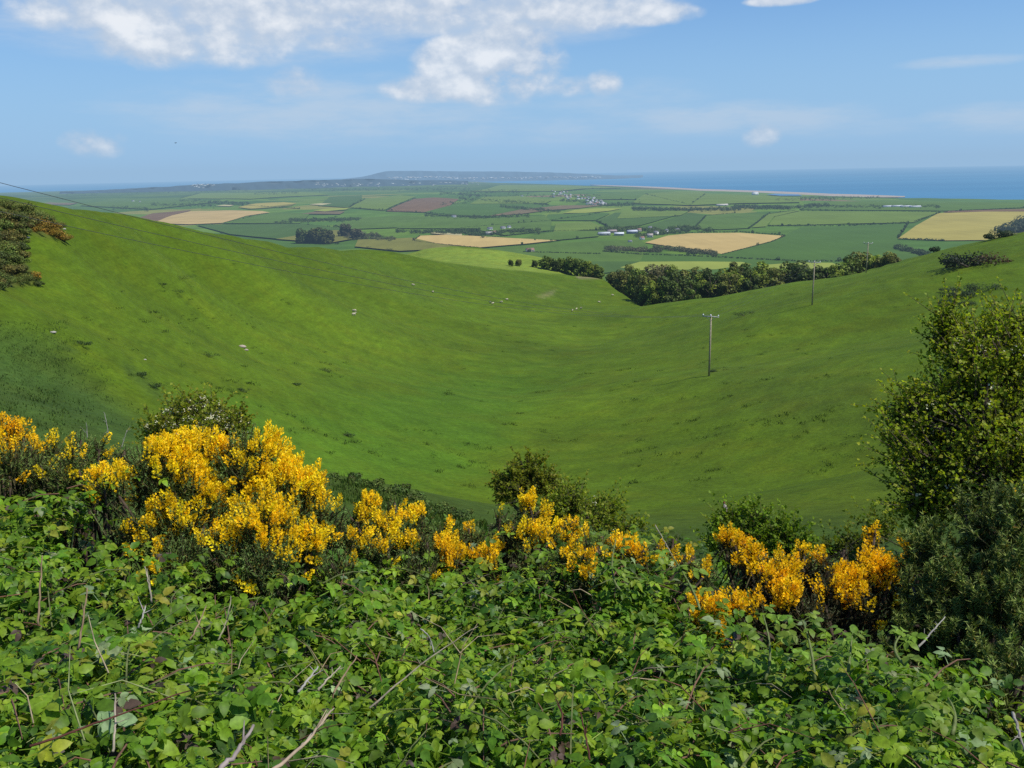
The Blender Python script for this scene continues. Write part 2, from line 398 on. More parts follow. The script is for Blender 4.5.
# rank dark vegetation on the near left flank, thin track of tufts, damp greener valley floor
near = gd < 420
blend(poly_mask(gpx + wob, gpy + wob * .6, [(-60,318),(25,330),(62,352),(112,398),(150,428),(140,470),(-60,470)], 20) * near, np.c_[.026 + .03 * rough, .055 + .05 * rough, .008 + .012 * rough], .85)
blend(poly_mask(gpx + wob * .3, gpy + wob * .2, [(40,332),(60,340),(78,352),(70,352),(50,342)], 4) * near, (.045, .078, .014), .7)
blend(poly_mask(gpx + wob * .4, gpy + wob * .2, [(124,362),(140,372),(165,392),(190,402),(205,420),(180,412),(150,395),(130,378)], 6) * near, (.045, .082, .014), .6)
blend(poly_mask(gpx + wob, gpy + wob * .5, [(180,440),(240,405),(330,395),(470,370),(560,372),(520,420),(480,470),(380,520),(250,480)], 30) * near, (.056, .135, .008), .55)
blend(poly_mask(gpx + wob, gpy + wob * .4, [(690,345),(800,372),(900,390),(900,440),(820,440),(740,400),(690,370)], 25) * near, (.068, .108, .008), .5)  # grazing shade of the right spur put into the grass colour
blend(poly_mask(gpx + wob, gpy + wob * .4, [(280,262),(400,262),(480,280),(590,285),(560,300),(420,300),(320,290)], 12) * near, (.062, .108, .009), .6)
# lit lighter field behind the boundary of the far shoulder
blend(poly_mask(gpx, gpy, [(380,249),(440,246),(520,252),(600,266),(600,275.5),(581,276),(540,272.5),(490,267.8),(440,261.6),(400,253.5)], .9) * (gd > 330), (.165, .235, .03), .95)
blend(poly_mask(gpx, gpy, [(575,275.5),(598,276),(600,278.5),(578,278.5)], 1.2) * near, (.24, .20, .11), .7)
blend(poly_mask(gpx + wob * .1, gpy, [(538,296),(548,292),(556,290),(552,294),(544,298)], 2) * near, (.22, .20, .10), .5)
# shrubby ground under the near hedge
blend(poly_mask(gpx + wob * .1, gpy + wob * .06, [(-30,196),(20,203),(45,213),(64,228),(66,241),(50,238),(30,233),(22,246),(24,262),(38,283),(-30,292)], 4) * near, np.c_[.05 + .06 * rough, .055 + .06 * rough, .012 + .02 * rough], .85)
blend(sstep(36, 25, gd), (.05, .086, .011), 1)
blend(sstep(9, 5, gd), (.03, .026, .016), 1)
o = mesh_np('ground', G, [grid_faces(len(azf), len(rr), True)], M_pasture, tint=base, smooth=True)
tag(o, 'green pasture combe sloping down from the hedge', kind='structure')

# plain out to the coast; far edge of the land given in pixels
pz_az = np.radians(np.arange(-80, 80.01, .2)); ts = np.r_[np.linspace(0, .96, 150), np.linspace(.965, 1, 16)]
AZ, TT = np.meshgrid(pz_az, ts, indexing='ij'); CD = coast(AZ) * (1 + .012 * (vnoise(AZ * 60, AZ * 0, 3) - .5))
RR_ = 890 * (CD / 890) ** TT
px_, py_ = (RR_ * np.sin(AZ)).ravel(), (RR_ * np.cos(AZ)).ravel()
zp = gz(px_, py_); e = sstep(.985, 1.0, TT).ravel()
dd = RR_.ravel(); sea_z = -H - dd ** 2 / (2 * RE)
zp = zp * (1 - e) + (sea_z - 2) * e - .6
tn = np.ones((len(zp), 3)) * (.9 + .25 * fbm(px_ / 900, py_ / 900, 71, 3))[:, None]
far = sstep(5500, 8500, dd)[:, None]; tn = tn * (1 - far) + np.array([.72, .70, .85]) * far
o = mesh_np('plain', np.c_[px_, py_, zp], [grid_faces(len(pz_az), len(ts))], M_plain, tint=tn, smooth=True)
tag(o, 'coastal plain of green fields far below', kind='structure')

# sea: curved like the earth
m, nt, b = mat_new('sea_water'); L = nt.links
geo = N(nt, 'ShaderNodeNewGeometry'); mp = N(nt, 'ShaderNodeMapping'); mp.inputs['Scale'].default_value = (.0002, .0011, 0); mp.inputs['Rotation'].default_value = (0, 0, -.15); L.new(geo.outputs['Position'], mp.inputs[0])
nz = N(nt, 'ShaderNodeTexNoise'); nz.inputs['Scale'].default_value = 1; nz.inputs['Detail'].default_value = 5; L.new(mp.outputs[0], nz.inputs['Vector'])
cr = N(nt, 'ShaderNodeValToRGB'); cr.color_ramp.elements[0].position = .35; cr.color_ramp.elements[0].color = (.028, .155, .28, 1); cr.color_ramp.elements[1].position = .65; cr.color_ramp.elements[1].color = (.042, .19, .32, 1)
L.new(nz.outputs['Fac'], cr.inputs[0]); L.new(cr.outputs[0], b.inputs['Base Color']); b.inputs['Roughness'].default_value = .6; b.inputs['Specular IOR Level'].default_value = .25
saz = np.radians(np.arange(-80, 80.01, .5)); srr = np.geomspace(3000, 75000, 160)
sx, sy = polar(saz, srr)
o = mesh_np('sea', np.c_[sx, sy, -H - (sx ** 2 + sy ** 2) / (2 * RE)], [grid_faces(len(saz), len(srr))], m, smooth=True)
tag(o, 'blue sea reaching the horizon', kind='structure')

# shingle beach along the right-hand coast
mS = field_mat('shingle', (.40, .33, .27), 0, .05)
baz = np.linspace(math.atan2(*ray(590, 185)[:2]), math.atan2(*ray(905, 197)[:2]), 160)
bv = []
for i, a in enumerate(baz):
    w = 1 - abs(i / 159 * 2 - 1) ** 6
    cd = float(coast(a)); z0 = -H - cd * cd / (2 * RE)
    for k, (dr, z) in enumerate(((-200, 3), (-90, 8), (60, 8), (170, 1))):
        d = cd + dr * w + 30; bv.append((d * math.sin(a), d * math.cos(a), z0 + z))
o = mesh_np('beach', np.array(bv), [grid_faces(160, 4)], mS, smooth=True); tag(o, 'long pale shingle beach along the far coast', kind='structure')

# distant peninsula: steep wedge of rock with a flat top that falls gently to the right
def landmass(name, outline, dist, depth, col, label):
    """outline: pixel silhouette (top edge) at the given distance"""
    V = []; T = []
    m_ = len(outline)
    for a, bt in outline:
        r = ray(a, bt); r = r / math.hypot(r[0], r[1]); hd = np.array([r[0], r[1]])
        top = r[2] * dist
        zb = -H - dist * dist / (2 * RE) - 3
        hh = max(top - zb, 2)
        for k, (f, zz) in enumerate(((-.45, 0), (-.42, .12), (-.3, .3), (-.18, .62), (-.06, .93), (0, 1), (.5, .9), (1, .0))):
            d = dist + f * depth + 300 * (vnoise(a / 9, k, 8) - .5)
            nn = 1 + .10 * (vnoise(a / 5, k * 3.3, 4) - .5) * (k not in (5,))
            V.append((hd[0] * d, hd[1] * d, zb + hh * zz * nn))
            c = np.asarray(col) * (.75 + .5 * vnoise(a / 4.0, k * 1.7, 14))
            T.append(c)
    return tag(mesh_np(name, np.array(V), [grid_faces(m_, 8)], M_plainmat, tint=np.array(T), smooth=True), label, kind='structure')
xs = np.arange(340, 646, 3)
top = np.interp(xs, [340,350,362,374,386,400,415,440,470,520,560,585,600,620,640,646], [180.5,178.6,177.2,173.9,171.2,170.9,170.7,171.2,171.3,171.7,172.8,174.4,175.4,176.6,177.4,178.2])
top = top + .35 * (vnoise(xs / 7, xs * 0, 9) - .5)
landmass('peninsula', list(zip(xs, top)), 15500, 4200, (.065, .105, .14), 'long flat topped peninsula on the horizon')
xs = np.arange(60, 470, 4)
top = np.interp(xs, [60,120,180,230,260,300,340,370,400,470], [192.4,189.6,186.0,183.4,181.4,180.6,179.9,179.3,179.6,181.5]) + .9 * (vnoise(xs / 14, xs * 0, 19) - .5)
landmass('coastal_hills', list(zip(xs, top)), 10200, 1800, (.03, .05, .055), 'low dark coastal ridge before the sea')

# ------------------------------------------------------------------ fields of the plain, draped sheets
M_f = {k: field_mat('field_' + k, c, r_, s_) for k, c, r_, s_ in (
    ('straw', (.50, .36, .13), .9, .10), ('tan', (.46, .33, .13), .2, .10), ('gold', (.36, .30, .07), -.6, .12), ('brown', (.17, .10, .05), .5, .14),
    ('lime', (.27, .31, .05), .3, .08), ('green', (.092, .156, .022), .6, .12), ('deep', (.068, .122, .022), -.3, .10), ('blue', (.072, .138, .020), .2, .08),
    ('bright', (.135, .195, .028), .1, .10), ('olive', (.18, .175, .035), .2, .14), ('mauve', (.17, .125, .06), .2, .1), ('pale', (.45, .40, .2), .1, .05))}
flvl = [0]
def field(kind, pts, label):
    import bmesh
    W_ = [hitp(*p) for p in pts]
    bm = bmesh.new(); vs = [bm.verts.new((p[0], p[1], 0)) for p in W_]
    try: f = bm.faces.new(vs)
    except ValueError: return
    bmesh.ops.triangulate(bm, faces=bm.faces[:])
    for _ in range(4):
        long = [e_ for e_ in bm.edges if e_.calc_length() > 90]
        if not long: break
        bmesh.ops.subdivide_edges(bm, edges=long, cuts=1, use_grid_fill=False)
        bmesh.ops.triangulate(bm, faces=[q for q in bm.faces if len(q.verts) > 3])
    flvl[0] += 1
    xy = np.array([v.co[:2] for v in bm.verts]); z = gz(xy[:, 0], xy[:, 1]) + .9 + .05 * flvl[0]
    for v, zz in zip(bm.verts, z): v.co.z = zz
    bmesh.ops.recalc_face_normals(bm, faces=bm.faces[:])
    if sum(q.normal.z for q in bm.faces) < 0: bmesh.ops.reverse_faces(bm, faces=bm.faces[:])
    me = bpy.data.meshes.new('field'); bm.to_mesh(me); bm.free(); me.materials.append(M_f[kind])
    o = bpy.data.objects.new('field', me); C.objects.link(o)
    return tag(o, label, kind='structure')
FIELDS = [
    ('blue', [(640,268),(640,252),(700,256),(770,243),(784,236),(800,228),(908,224),(897,240),(925,262),(860,275),(700,275)], 'large blue green field below the straw field'),
    ('green', [(560,262),(480,250),(560,243),(640,240),(648,246),(640,262)], 'green field below the farm'),
    ('deep', [(540,262),(640,262),(640,270),(590,275),(520,262)], 'deep green field behind the wood'),
    ('lime', [(620,268),(640,262.3),(700,262),(742,262.6),(752,265),(716,270),(640,271)], 'lime green strip behind the wood'),
    ('lime', [(757,266),(800,263),(832,263.5),(845,268),(760,272)], 'second lime green strip nearer the poles'),
    ('straw', [(645,243),(668,236),(690,233.8),(740,233.2),(784,236.3),(772,241.6),(748,248),(722,254.6),(690,249),(664,246)], 'large straw coloured field right of the farm'),
    ('gold', [(898,239),(916,226),(938,213.6),(985,212),(1060,212),(1060,240),(945,241)], 'golden field above the right spur'),
    ('brown', [(942,213),(950,211.2),(1060,208.5),(1060,211.6),(985,212)], 'thin brown field behind the golden field'),
    ('bright', [(768,226),(775,217),(800,211.5),(940,212.5),(914,222.8),(850,224)], 'green field above the thick hedge'),
    ('green', [(693,229),(706,216),(735,213.5),(765,214),(750,228.5),(720,230)], 'curved bright green field above the straw field'),
    ('deep', [(640,228),(690,213),(706,215.5),(692,230),(665,233)], 'dark green field right of the farm trees'),
    ('bright', [(752,228),(768,214),(796,210.6),(800,211),(774,217),(766,227)], 'narrow green field beside the curved field'),
    ('green', [(800,210),(812,203.5),(870,201.5),(1024,203),(1060,207),(945,211.3)], 'long green field below the right hand coast'),
    ('bright', [(553,234),(556,224),(590,222),(606,228.5),(607,230),(580,231)], 'green field left of the farm'),
    ('green', [(505,242),(556,232),(606,231),(598,237),(560,240.5)], 'green field under the barns'),
    ('deep', [(596,221),(615,213),(688,212),(640,226),(612,228)], 'dark green field above the farm'),
    ('bright', [(617,219),(622,211.5),(690,211.2),(680,216),(640,218)], 'green field above the dark field'),
    ('lime', [(563,213.6),(575,210.3),(598,208.6),(622,208.9),(608,211.5),(585,213.4)], 'lime field below the far village'),
    ('mauve', [(488,216.5),(520,209.8),(560,205.8),(604,205.5),(580,208.5),(545,211),(520,214.5)], 'brownish strip left of the lime field'),
    ('blue', [(545,221),(548,215),(600,213),(610,214),(595,221)], 'blue green field under the lime field'),
    ('green', [(395,229),(440,217),(490,218.5),(545,216),(552,222),(550,231),(505,236),(470,229)], 'broad green field in the middle of the plain'),
    ('green', [(335,225),(352,218),(410,216.5),(500,219),(470,226),(400,228),(345,230)], 'pale green bank on the rise in the centre'),
    ('brown', [(386,211.6),(402,203.5),(414,199.2),(434,197.8),(459,199.4),(450,206),(424,212.8)], 'reddish brown ploughed field'),
    ('blue', [(424,212.8),(452,205.6),(470,200),(560,206),(520,210),(486,217),(440,215.5)], 'blue green field right of the brown field'),
    ('bright', [(350,208),(364,199.5),(400,195.5),(416,197),(384,211)], 'green field left of the brown field'),
    ('deep', [(318,206),(330,197),(362,195.5),(362,199),(348,208)], 'dark field on the left of the green field'),
    ('straw', [(413,241.6),(420,236.6),(446,235.6),(470,236.6),(512,239),(557,241.3),(528,244.5),(480,248.4),(440,245)], 'long straw coloured field in the middle'),
    ('pale', [(430,234.2),(436,232.6),(462,234.6),(462,236.3),(446,235.4)], 'small pale field above the long straw field'),
    ('olive', [(355,247.5),(358,240.5),(380,240),(412,238.6),(440,245.2),(470,248.6),(400,252)], 'yellowish strip behind the left hill'),
    ('tan', [(157,221.5),(172,216),(190,211.8),(230,210.8),(262,211.6),(270,213),(246,216.5),(222,223.6),(190,225),(160,224)], 'tan field on the left of the plain'),
    ('brown', [(130,222),(152,214),(192,210.4),(188,211.8),(170,216.5),(157,222)], 'thin brown field left of the tan field'),
    ('olive', [(238,207.8),(250,204.4),(272,202.8),(296,203.4),(292,206),(268,208.4),(250,209.6)], 'pale olive field above the tan field'),
    ('gold', [(238,207.8),(256,203.9),(284,202.6),(297,203.8),(268,207.4),(252,208.9)], 'straw yellow strip above the tan field'),
    ('green', [(222,224),(246,217),(275,213),(310,214),(300,224)], 'green field right of the tan field'),
    ('deep', [(196,225.5),(300,224.5),(345,229),(330,242),(280,240),(230,235)], 'dark green field behind the left hill'),
    ('olive', [(276,240),(296,236.5),(335,231),(350,232),(352,240),(330,244)], 'olive rough field under the round clumps'),
    ('pale', [(309,204.9),(320,203.7),(332,204),(322,205.8)], 'small pale field left of the dark field'),
    ('lime', [(313,211.2),(330,209),(350,208.4),(346,210.2),(325,212)], 'small lime field in the left centre'),
    ('mauve', [(301,214.5),(315,212.3),(345,212),(340,214.8)], 'brownish patch below the lime field'),
    ('pale', [(216,206.4),(224,205.2),(234,205.6),(230,206.8)], 'tiny pale field in the far left'),
    ('mauve', [(28,205),(50,202.6),(78,203.4),(70,205.4)], 'pinkish field above the left hill'),
    ('green', [(80,206),(110,199),(180,198),(210,203),(150,210)], 'green field in the far left'),
    ('bright', [(180,199),(200,193.5),(300,192.3),(330,195),(250,199.5)], 'green band on the far left of the plain'),
    ('bright', [(470,204.6),(484,197.4),(520,196.4),(552,201),(545,204)], 'green field before the far village'),
    ('green', [(575,197),(600,193.5),(650,191.5),(700,194),(640,200),(590,200)], 'green slope right of the far village'),
    ('bright', [(632,204),(645,194.5),(700,192),(718,199),(690,206)], 'lighter green hillside near the coast'),
    ('bright', [(690,206),(705,194.5),(760,196),(800,198),(800,203),(740,204)], 'pale green field behind the beach'),
    ('bright', [(470,192),(500,185.5),(560,185.6),(620,188),(560,191.5)], 'low green ridge in front of the bay'),
]
for k, p, l in FIELDS: field(k, p, l)
# lagoon behind the beach
mL = field_mat('lagoon_water', (.10, .22, .36), 0, .05); M_f['lagoon'] = mL
o = field('lagoon', [(766,195.0),(775,194.2),(798,194.9),(803,196.1),(780,196.3)], 'small blue lagoon behind the beach'); o.name = 'lagoon'

# ------------------------------------------------------------------ far trees, hedges and woods
QUAD = np.array([[-.5, -.5, 0], [.5, -.5, 0], [.5, .5, .12], [-.5, .5, .12]]); QF = [[[0, 1, 2, 3]]]
def clump(mb, cen, rad, nq, size, col, v=.22, sq=(1, 1, 1)):
    """leafy clump: quads through an ellipsoid shell"""
    n_ = rvec(nq); r_ = (.55 + .45 * rng.random((nq, 1)) ** .5)
    pos = np.asarray(cen) + n_ * r_ * rad * np.asarray(sq)
    nr = unit(n_ * 1.0 + rvec(nq) * .75 + [0, 0, .3]); d = unit(np.cross(nr, rvec(nq)))
    M = frames(d, nr) * (size * rng.uniform(.6, 1.3, (nq, 1, 1)))
    shade = .55 + .45 * (n_[:, 2:3] * .5 + .5) * r_ + .1  # shade put into the tint: darker low and deep in the clump
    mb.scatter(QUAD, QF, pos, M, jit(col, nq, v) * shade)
DK = (.046, .078, .018); MD = (.062, .10, .018); GY = (.085, .095, .035)
def hedge(pts, h=2.6, w=2.4, col=DK, trees=0, label='thin dark hedgerow between fields of the plain', group='hedgerows of the plain', th=7, near=False):
    h *= .75; w *= .8; trees = trees + .7
    P = [hitp(*p) if not near else hit(*p) for p in pts]
    mb = MB()
    for a, b_ in zip(P[:-1], P[1:]):
        ln = math.hypot(*(b_ - a)[:2]); k = max(2, int(ln / (w * 1.5)))
        k = min(k, 260)
        for t in rng.random(k) if False else (np.arange(k) + rng.random(k) * .8) / k:
            q = a + (b_ - a) * t; s_ = rng.uniform(.6, 1.25)
            z = gz1(q[0], q[1]) + .9
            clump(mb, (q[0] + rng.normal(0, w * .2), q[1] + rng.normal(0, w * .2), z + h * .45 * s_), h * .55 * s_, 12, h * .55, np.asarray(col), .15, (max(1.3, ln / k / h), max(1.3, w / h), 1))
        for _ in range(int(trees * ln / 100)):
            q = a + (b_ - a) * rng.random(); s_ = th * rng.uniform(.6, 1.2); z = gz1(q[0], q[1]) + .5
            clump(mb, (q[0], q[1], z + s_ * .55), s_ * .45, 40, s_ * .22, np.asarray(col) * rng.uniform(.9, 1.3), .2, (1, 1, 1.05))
    o = mb.build('hedge', M_tree, None, origin=P[0]); tag(o, label, 'hedge', group)
HEDGES = [
    ([(768,226.3),(800,226),(850,226),(908,223.6)], 5, 7, DK, 1.0, 'thick dark hedge across the green field right of the straw field', None),
    ([(908,223.6),(898,238.6)], 3, 3, DK, 1.5, 'hedge down the left edge of the golden field', None),
    ([(898,239.5),(945,241)], 4, 4, DK, 0, 'dark hedge under the golden field', None),
    ([(914,222),(940,213)], 3, 4, MD, 0, 'hedge along the upper left edge of the golden field', None),
    ([(640,236.5),(690,233.2),(740,232.4),(786,236)], 3.5, 4, DK, 2.0, 'hedge with small trees above the straw field', None),
    ([(722,255),(748,248.4),(772,242),(785,236.5)], 2, 2.2, DK, 0, 'low hedge under the right edge of the straw field', None),
    ([(602,252),(640,255),(690,256.5),(740,259),(800,262),(850,262)], 3.5, 4, DK, 1.2, 'long hedge behind the lime strips', None),
    ([(480,239),(553,231.5),(606,230)], 3, 3, DK, .5), ([(505,242),(560,240.5),(598,237.2)], 2, 2, DK, .5), ([(596,221),(610,228.5)], 3.5, 4, DK, 1),
    ([(420,236.6),(413,241.6),(440,245),(480,248.6)], 3, 3, (.04, .035, .02), 0, 'brown hedge along the lower edge of the long straw field', None),
    ([(480,248.6),(530,245),(560,241.5)], 2, 2, DK, .5), ([(386,211.8),(404,203),(416,198.5)], 3, 4, DK, .8), ([(352,208.4),(424,213),(500,218.6)], 4, 5, DK, .8, 'dark hedge line below the brown field', None),
    ([(348,208.3),(365,199.5)], 3, 4, DK, .5), ([(693,229.6),(706,216),(735,213.3)], 3, 4, DK, .3), ([(748,229),(768,214.4),(796,210.6)], 3, 4, DK, .3),
    ([(222,224),(262,214.5)], 4, 8, DK, 0), ([(196,225.4),(300,224.6),(345,229)], 3, 4, DK, .8), ([(460,228.5),(545,221.5)], 3, 3, DK, .5), ([(545,221.6),(600,213.4)], 3, 4, DK, .4),
    ([(523,252.5),(600,254.5)], 3, 3, DK, .3), ([(150,210),(210,203),(300,209)], 4, 5, DK, .4), ([(800,211),(945,212.4),(1024,208)], 3, 6, DK, .2),
    ([(617,219.5),(640,218.5),(682,216)], 3, 4, DK, .2), ([(645,194.5),(690,206)], 4, 8, DK, .2), ([(812,204),(800,210.5)], 3, 5, DK, .2), ([(705,195),(690,206)], 4, 8, DK, .2),
    ([(560,192),(620,188.8)], 5, 10, DK, .2), ([(575,197.6),(640,200.5)], 4, 8, DK, .4), ([(200,193.5),(180,199)], 5, 10, DK, .2),
]
for hdg in HEDGES:
    pts, h_, w_, c_, tr = hdg[:5]
    if len(hdg) > 5: hedge(pts, h_, w_, c_, tr, hdg[5], None)
    else: hedge(pts, h_, w_, c_, tr)

def wood(regions, label, col=DK, hgt=11, nq=34):
    mb = MB(); org = None
    for (x0, y0, x1, y1, k) in regions:
        for _ in range(int(k * 2.3)):
            t = rng.random(); a = x0 + (x1 - x0) * t; b_ = y0 + (y1 - y0) * t + rng.normal(0, .8)
            p = hitp(a, b_); s_ = hgt * rng.uniform(.4, .95)
            if org is None: org = p
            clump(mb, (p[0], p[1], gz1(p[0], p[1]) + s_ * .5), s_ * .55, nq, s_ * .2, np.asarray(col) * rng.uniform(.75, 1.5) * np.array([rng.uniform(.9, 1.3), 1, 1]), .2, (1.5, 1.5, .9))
    o = mb.build('distant_wood', M_tree, None, origin=org); tag(o, label, 'wood', kind='stuff')
wood([(735,207.5,790,208.5,110),(690,210.5,740,209.5,60),(790,208,830,206,40),(632,209.5,690,210.5,90)], 'dark band of woodland in front of the beach')
wood([(775,200.5,835,199,70),(800,198.5,880,197.6,60)], 'greyish scrub wood behind the lagoon', GY, 7)
wood([(470,196,600,196.5,70),(560,200,600,204,40),(598,206,640,204,50)], 'trees around the far village', DK, 9)
wood([(440,193,480,196,80),(458,199,548,205,120),(440,205,470,203,20),(500,207,560,212,90)], 'belts of dark trees left of the far village', DK, 9)
wood([(345,238.5,396,240,70),(352,234.5,380,236.5,40)], 'grey scrubby wood left of the long straw field', GY, 7, 50)
wood([(396,232,470,234,60),(430,232.5,440,233,6)], 'line of trees above the long straw field', DK, 8, 44)
wood([(446,231.5,480,232,45),(470,236,515,232,50),(512,232,540,232,30)], 'trees around the hamlet', DK, 9, 44)
wood([(606,231.5,660,230.5,40),(648,233,690,230.5,40),(600,229.5,640,229,40),(636,237,680,231,40),(668,229,700,229,36),(700,232,712,230,8)], 'trees around the farm', MD, 9, 44)
wood([(605,250,660,252,70),(655,248,716,255,60)], 'scrubby trees below the straw field', GY, 8, 50)
wood([(290,221,360,220,110),(275,224,300,222,20)], 'dark trees right of the tan field', DK, 9, 40)
wood([(150,205,215,206,60),(180,201,250,204,90),(110,208,150,210,30)], 'belt of dark trees in the far left', DK, 10)
wood([(255,194,300,193,40),(300,190,470,189,140),(460,192,520,192,60),(60,194,250,191,110)], 'hazy woods under the coastal ridge', DK, 12, 24)
wood([(820,206.5,885,207.5,60),(905,207,940,207,30)], 'trees beside the long pale sheds', DK, 7)
wood([(425,215.5,480,218,60),(470,218,530,216.5,50)], 'hedge trees beside the white house', DK, 8, 36)
wood([(896,248,930,256,60)], 'bluish trees below the golden field', DK, 8, 60)

# buildings ------------------------------------------------------------------
def house_parts(w, d, h, rh, wallc, roofc, wins=True):
    wl = MB(); wl.box((0, 0, h / 2), (w, d, h), wallc)
    V = np.array([[-w/2, -d/2, h], [w/2, -d/2, h], [w/2, d/2, h], [-w/2, d/2, h], [-w/2, 0, h + rh], [w/2, 0, h + rh]])
    wl.add(V, [[[0, 3, 4], [2, 1, 5]]], wallc)
    rf = MB(); ov = .5
    for sgn in (-1, 1):
        y0 = sgn * (d/2 + ov); z0 = h - rh * ov / (d/2)
        Vr = np.array([[-w/2 - .3, y0, z0], [w/2 + .3, y0, z0], [w/2 + .3, 0, h + rh + .02], [-w/2 - .3, 0, h + rh + .02]])
        rf.add(np.r_[Vr, Vr + [0, 0, .25]], [[[0, 1, 2, 3], [7, 6, 5, 4], [0, 4, 5, 1], [3, 2, 6, 7], [1, 5, 6, 2], [0, 3, 7, 4]]], roofc)
    return wl, rf
def house(px, py, w, d, h, rh, wallc, roofc, rz, label, cat='house', group=None, name='house', detail=True):
    p = hitp(px, py); z = gz1(p[0], p[1])
    e_ = empty(name, (p[0], p[1], z - .5), rz); tag(e_, label, cat, group)
    wl, rf = house_parts(w, d, h + .5, rh, wallc, roofc)
    wl.build('wall', M_plainmat, e_); rf.build('roof', M_plainmat, e_)
    if detail:
        for sx_ in (-.28, .28):
            wn = MB(); wn.box((sx_ * w, -d/2 - .04, h * .55), (w * .14, .08, h * .3), (.06, .07, .08)); wn.build('window', M_plainmat, e_)
        dr = MB(); dr.box((0, -d/2 - .04, 1.5), (1.1, .08, 2.0), (.12, .09, .07)); dr.build('door', M_plainmat, e_)
    return e_
WH, SLATE, CREAM, TILE = (.75, .74, .70), (.16, .16, .17), (.55, .50, .40), (.26, .15, .11)
barns = [(604,235.2,28,13,4.5,3,(.25,.25,.26),(.48,.50,.52),.1,'long pale roofed barn at the left end of the farm'), (619,235.3,22,12,4,3,(.3,.3,.3),(.62,.64,.66),-.05,'white roofed barn in the middle of the farm'),
         (632,233.4,24,14,5,3,(.10,.13,.2),(.52,.54,.58),.1,'barn with pale roof and dark blue side'), (612,232.6,22,12,4,3,(.3,.22,.18),(.30,.24,.22),.05,'brown roofed barn behind the white barn')]
for a in barns: house(*a, cat='barn', name='barn', group='farm barns')
houses = [(650,229.5,9,7,5,3,WH,SLATE,.3,'white house at the top of the farm hamlet'), (656,234.6,10,8,5,3.5,WH,SLATE,-.6,'white gabled house in the middle of the farm hamlet'),
          (666,232.4,11,8,5,3,WH,SLATE,.9,'white house nearest the straw field'), (677,231.6,10,7,4.5,3,CREAM,SLATE,.2,'cream house at the right end of the hamlet'), (642,239.6,9,7,4,3,WH,TILE,.4,'small white house below the barns'),
          (650,237.4,13,8,5,3.5,CREAM,(.35,.3,.27),-.2,'stone house with grey roof above the straw field corner'), (639,231.6,10,8,5,3,CREAM,TILE,.2,'stone house right of the barns'), (630,242.5,8,6,3,2,WH,SLATE,0,'small pale shed below the farm'),
          (490,230.2,13,9,5,3,WH,SLATE,.2,'white house in the hamlet above the long straw field'), (503,229.4,12,8,5,3,(.4,.4,.42),SLATE,-.3,'grey house in the hamlet of the middle'), (509,228.6,9,7,5,3,WH,SLATE,.5,'right white house of the hamlet'),
          (489,235,16,9,5,3,CREAM,(.36,.33,.3),.1,'low stone house beside the long straw field'), (494,233.6,9,8,4,3,CREAM,TILE,.7,'small house with brown roof in the hamlet'),
          (454,217.8,15,9,6,3,WH,SLATE,.1,'lone white house in the middle of the plain'), (530,252,15,9,4,3.5,CREAM,TILE,.3,'tan roofed farmhouse behind the bright green pasture'),
          (522,197,14,9,6,3,WH,SLATE,0,'white house left of the far village'), (755,195.2,30,16,13,4,WH,(.6,.6,.6),.2,'white tower like house near the beach'), (722,205.8,44,14,4,3,CREAM,(.55,.5,.45),.1,'long pale building in front of the coast wood'),
          (133,201.8,14,9,6,3,WH,SLATE,.1,'white house in the far left'), (140,202.4,11,8,5,3,WH,SLATE,.4,'second smaller white house in the far left'), (21,201.6,8,6,4,2.5,WH,(.7,.7,.7),.1,'white house on the left skyline')]
for a in houses: house(*a)
for i, (a, b_) in enumerate(((888,207.4),(897,207.2),(906,207.5),(915,207.7))):
    house(a, b_, 34, 16, 4, 2.5, (.5,.5,.5), (.5,.52,.53), .05, 'long white shed in the row before the right hand coast', 'shed', 'row of long white sheds', 'shed', False)
vr = random.Random(3)
for i in range(46):
    t = vr.random(); a = 556 + 48 * t + vr.gauss(0, 3); b_ = 193.5 + 9.5 * t + vr.gauss(0, 1.6)
    house(a, b_, vr.uniform(9, 15), 8, 5, 3, vr.choice([WH, CREAM, (.42,.40,.38), WH]), vr.choice([SLATE, TILE, (.3,.3,.31)]), vr.uniform(-1.5, 1.5), 'tiny pale house in the cluster of the far village', 'house', 'houses of the far village', 'house', False)
for i in range(14):
    a = vr.uniform(583, 606); b_ = 204.2 + vr.gauss(0, .5)
    house(a, b_, vr.uniform(9, 14), 8, 5, 3, vr.choice([WH, CREAM]), vr.choice([SLATE, TILE, (.5,.5,.5)]), vr.uniform(-1.5, 1.5), 'tiny white house in the lower row of the far village', 'house', 'lower houses of the far village', 'house', False)
# towns of the peninsula and bay: specks too far to count
mb = MB()
for i in range(400):
    if i < 280: a = vr.uniform(388, 600); b_ = np.interp(a, [388, 430, 480, 600], [178.5, 177.6, 178.8, 177.6]) + abs(vr.gauss(0, 1.3)) - 1.2; d_ = 14050
    else: a = vr.choice([vr.uniform(310, 380), vr.uniform(190, 215), vr.uniform(370, 480)]); b_ = 184.2 + vr.gauss(0, 1.0) + (a - 350) * -.006; d_ = 9200
    p = at(a, b_, d_); s_ = vr.uniform(6, 20) if i < 280 else vr.uniform(4, 11)
    mb.box(p, (s_ * 2.4, s_, s_ * .6), vr.choice([WH, (.55,.53,.5), (.40,.38,.36), (.34,.33,.32)]))
tag(mb.build('distant_town', M_plainmat), 'white specks of the town at the foot of the peninsula', 'town', kind='stuff')

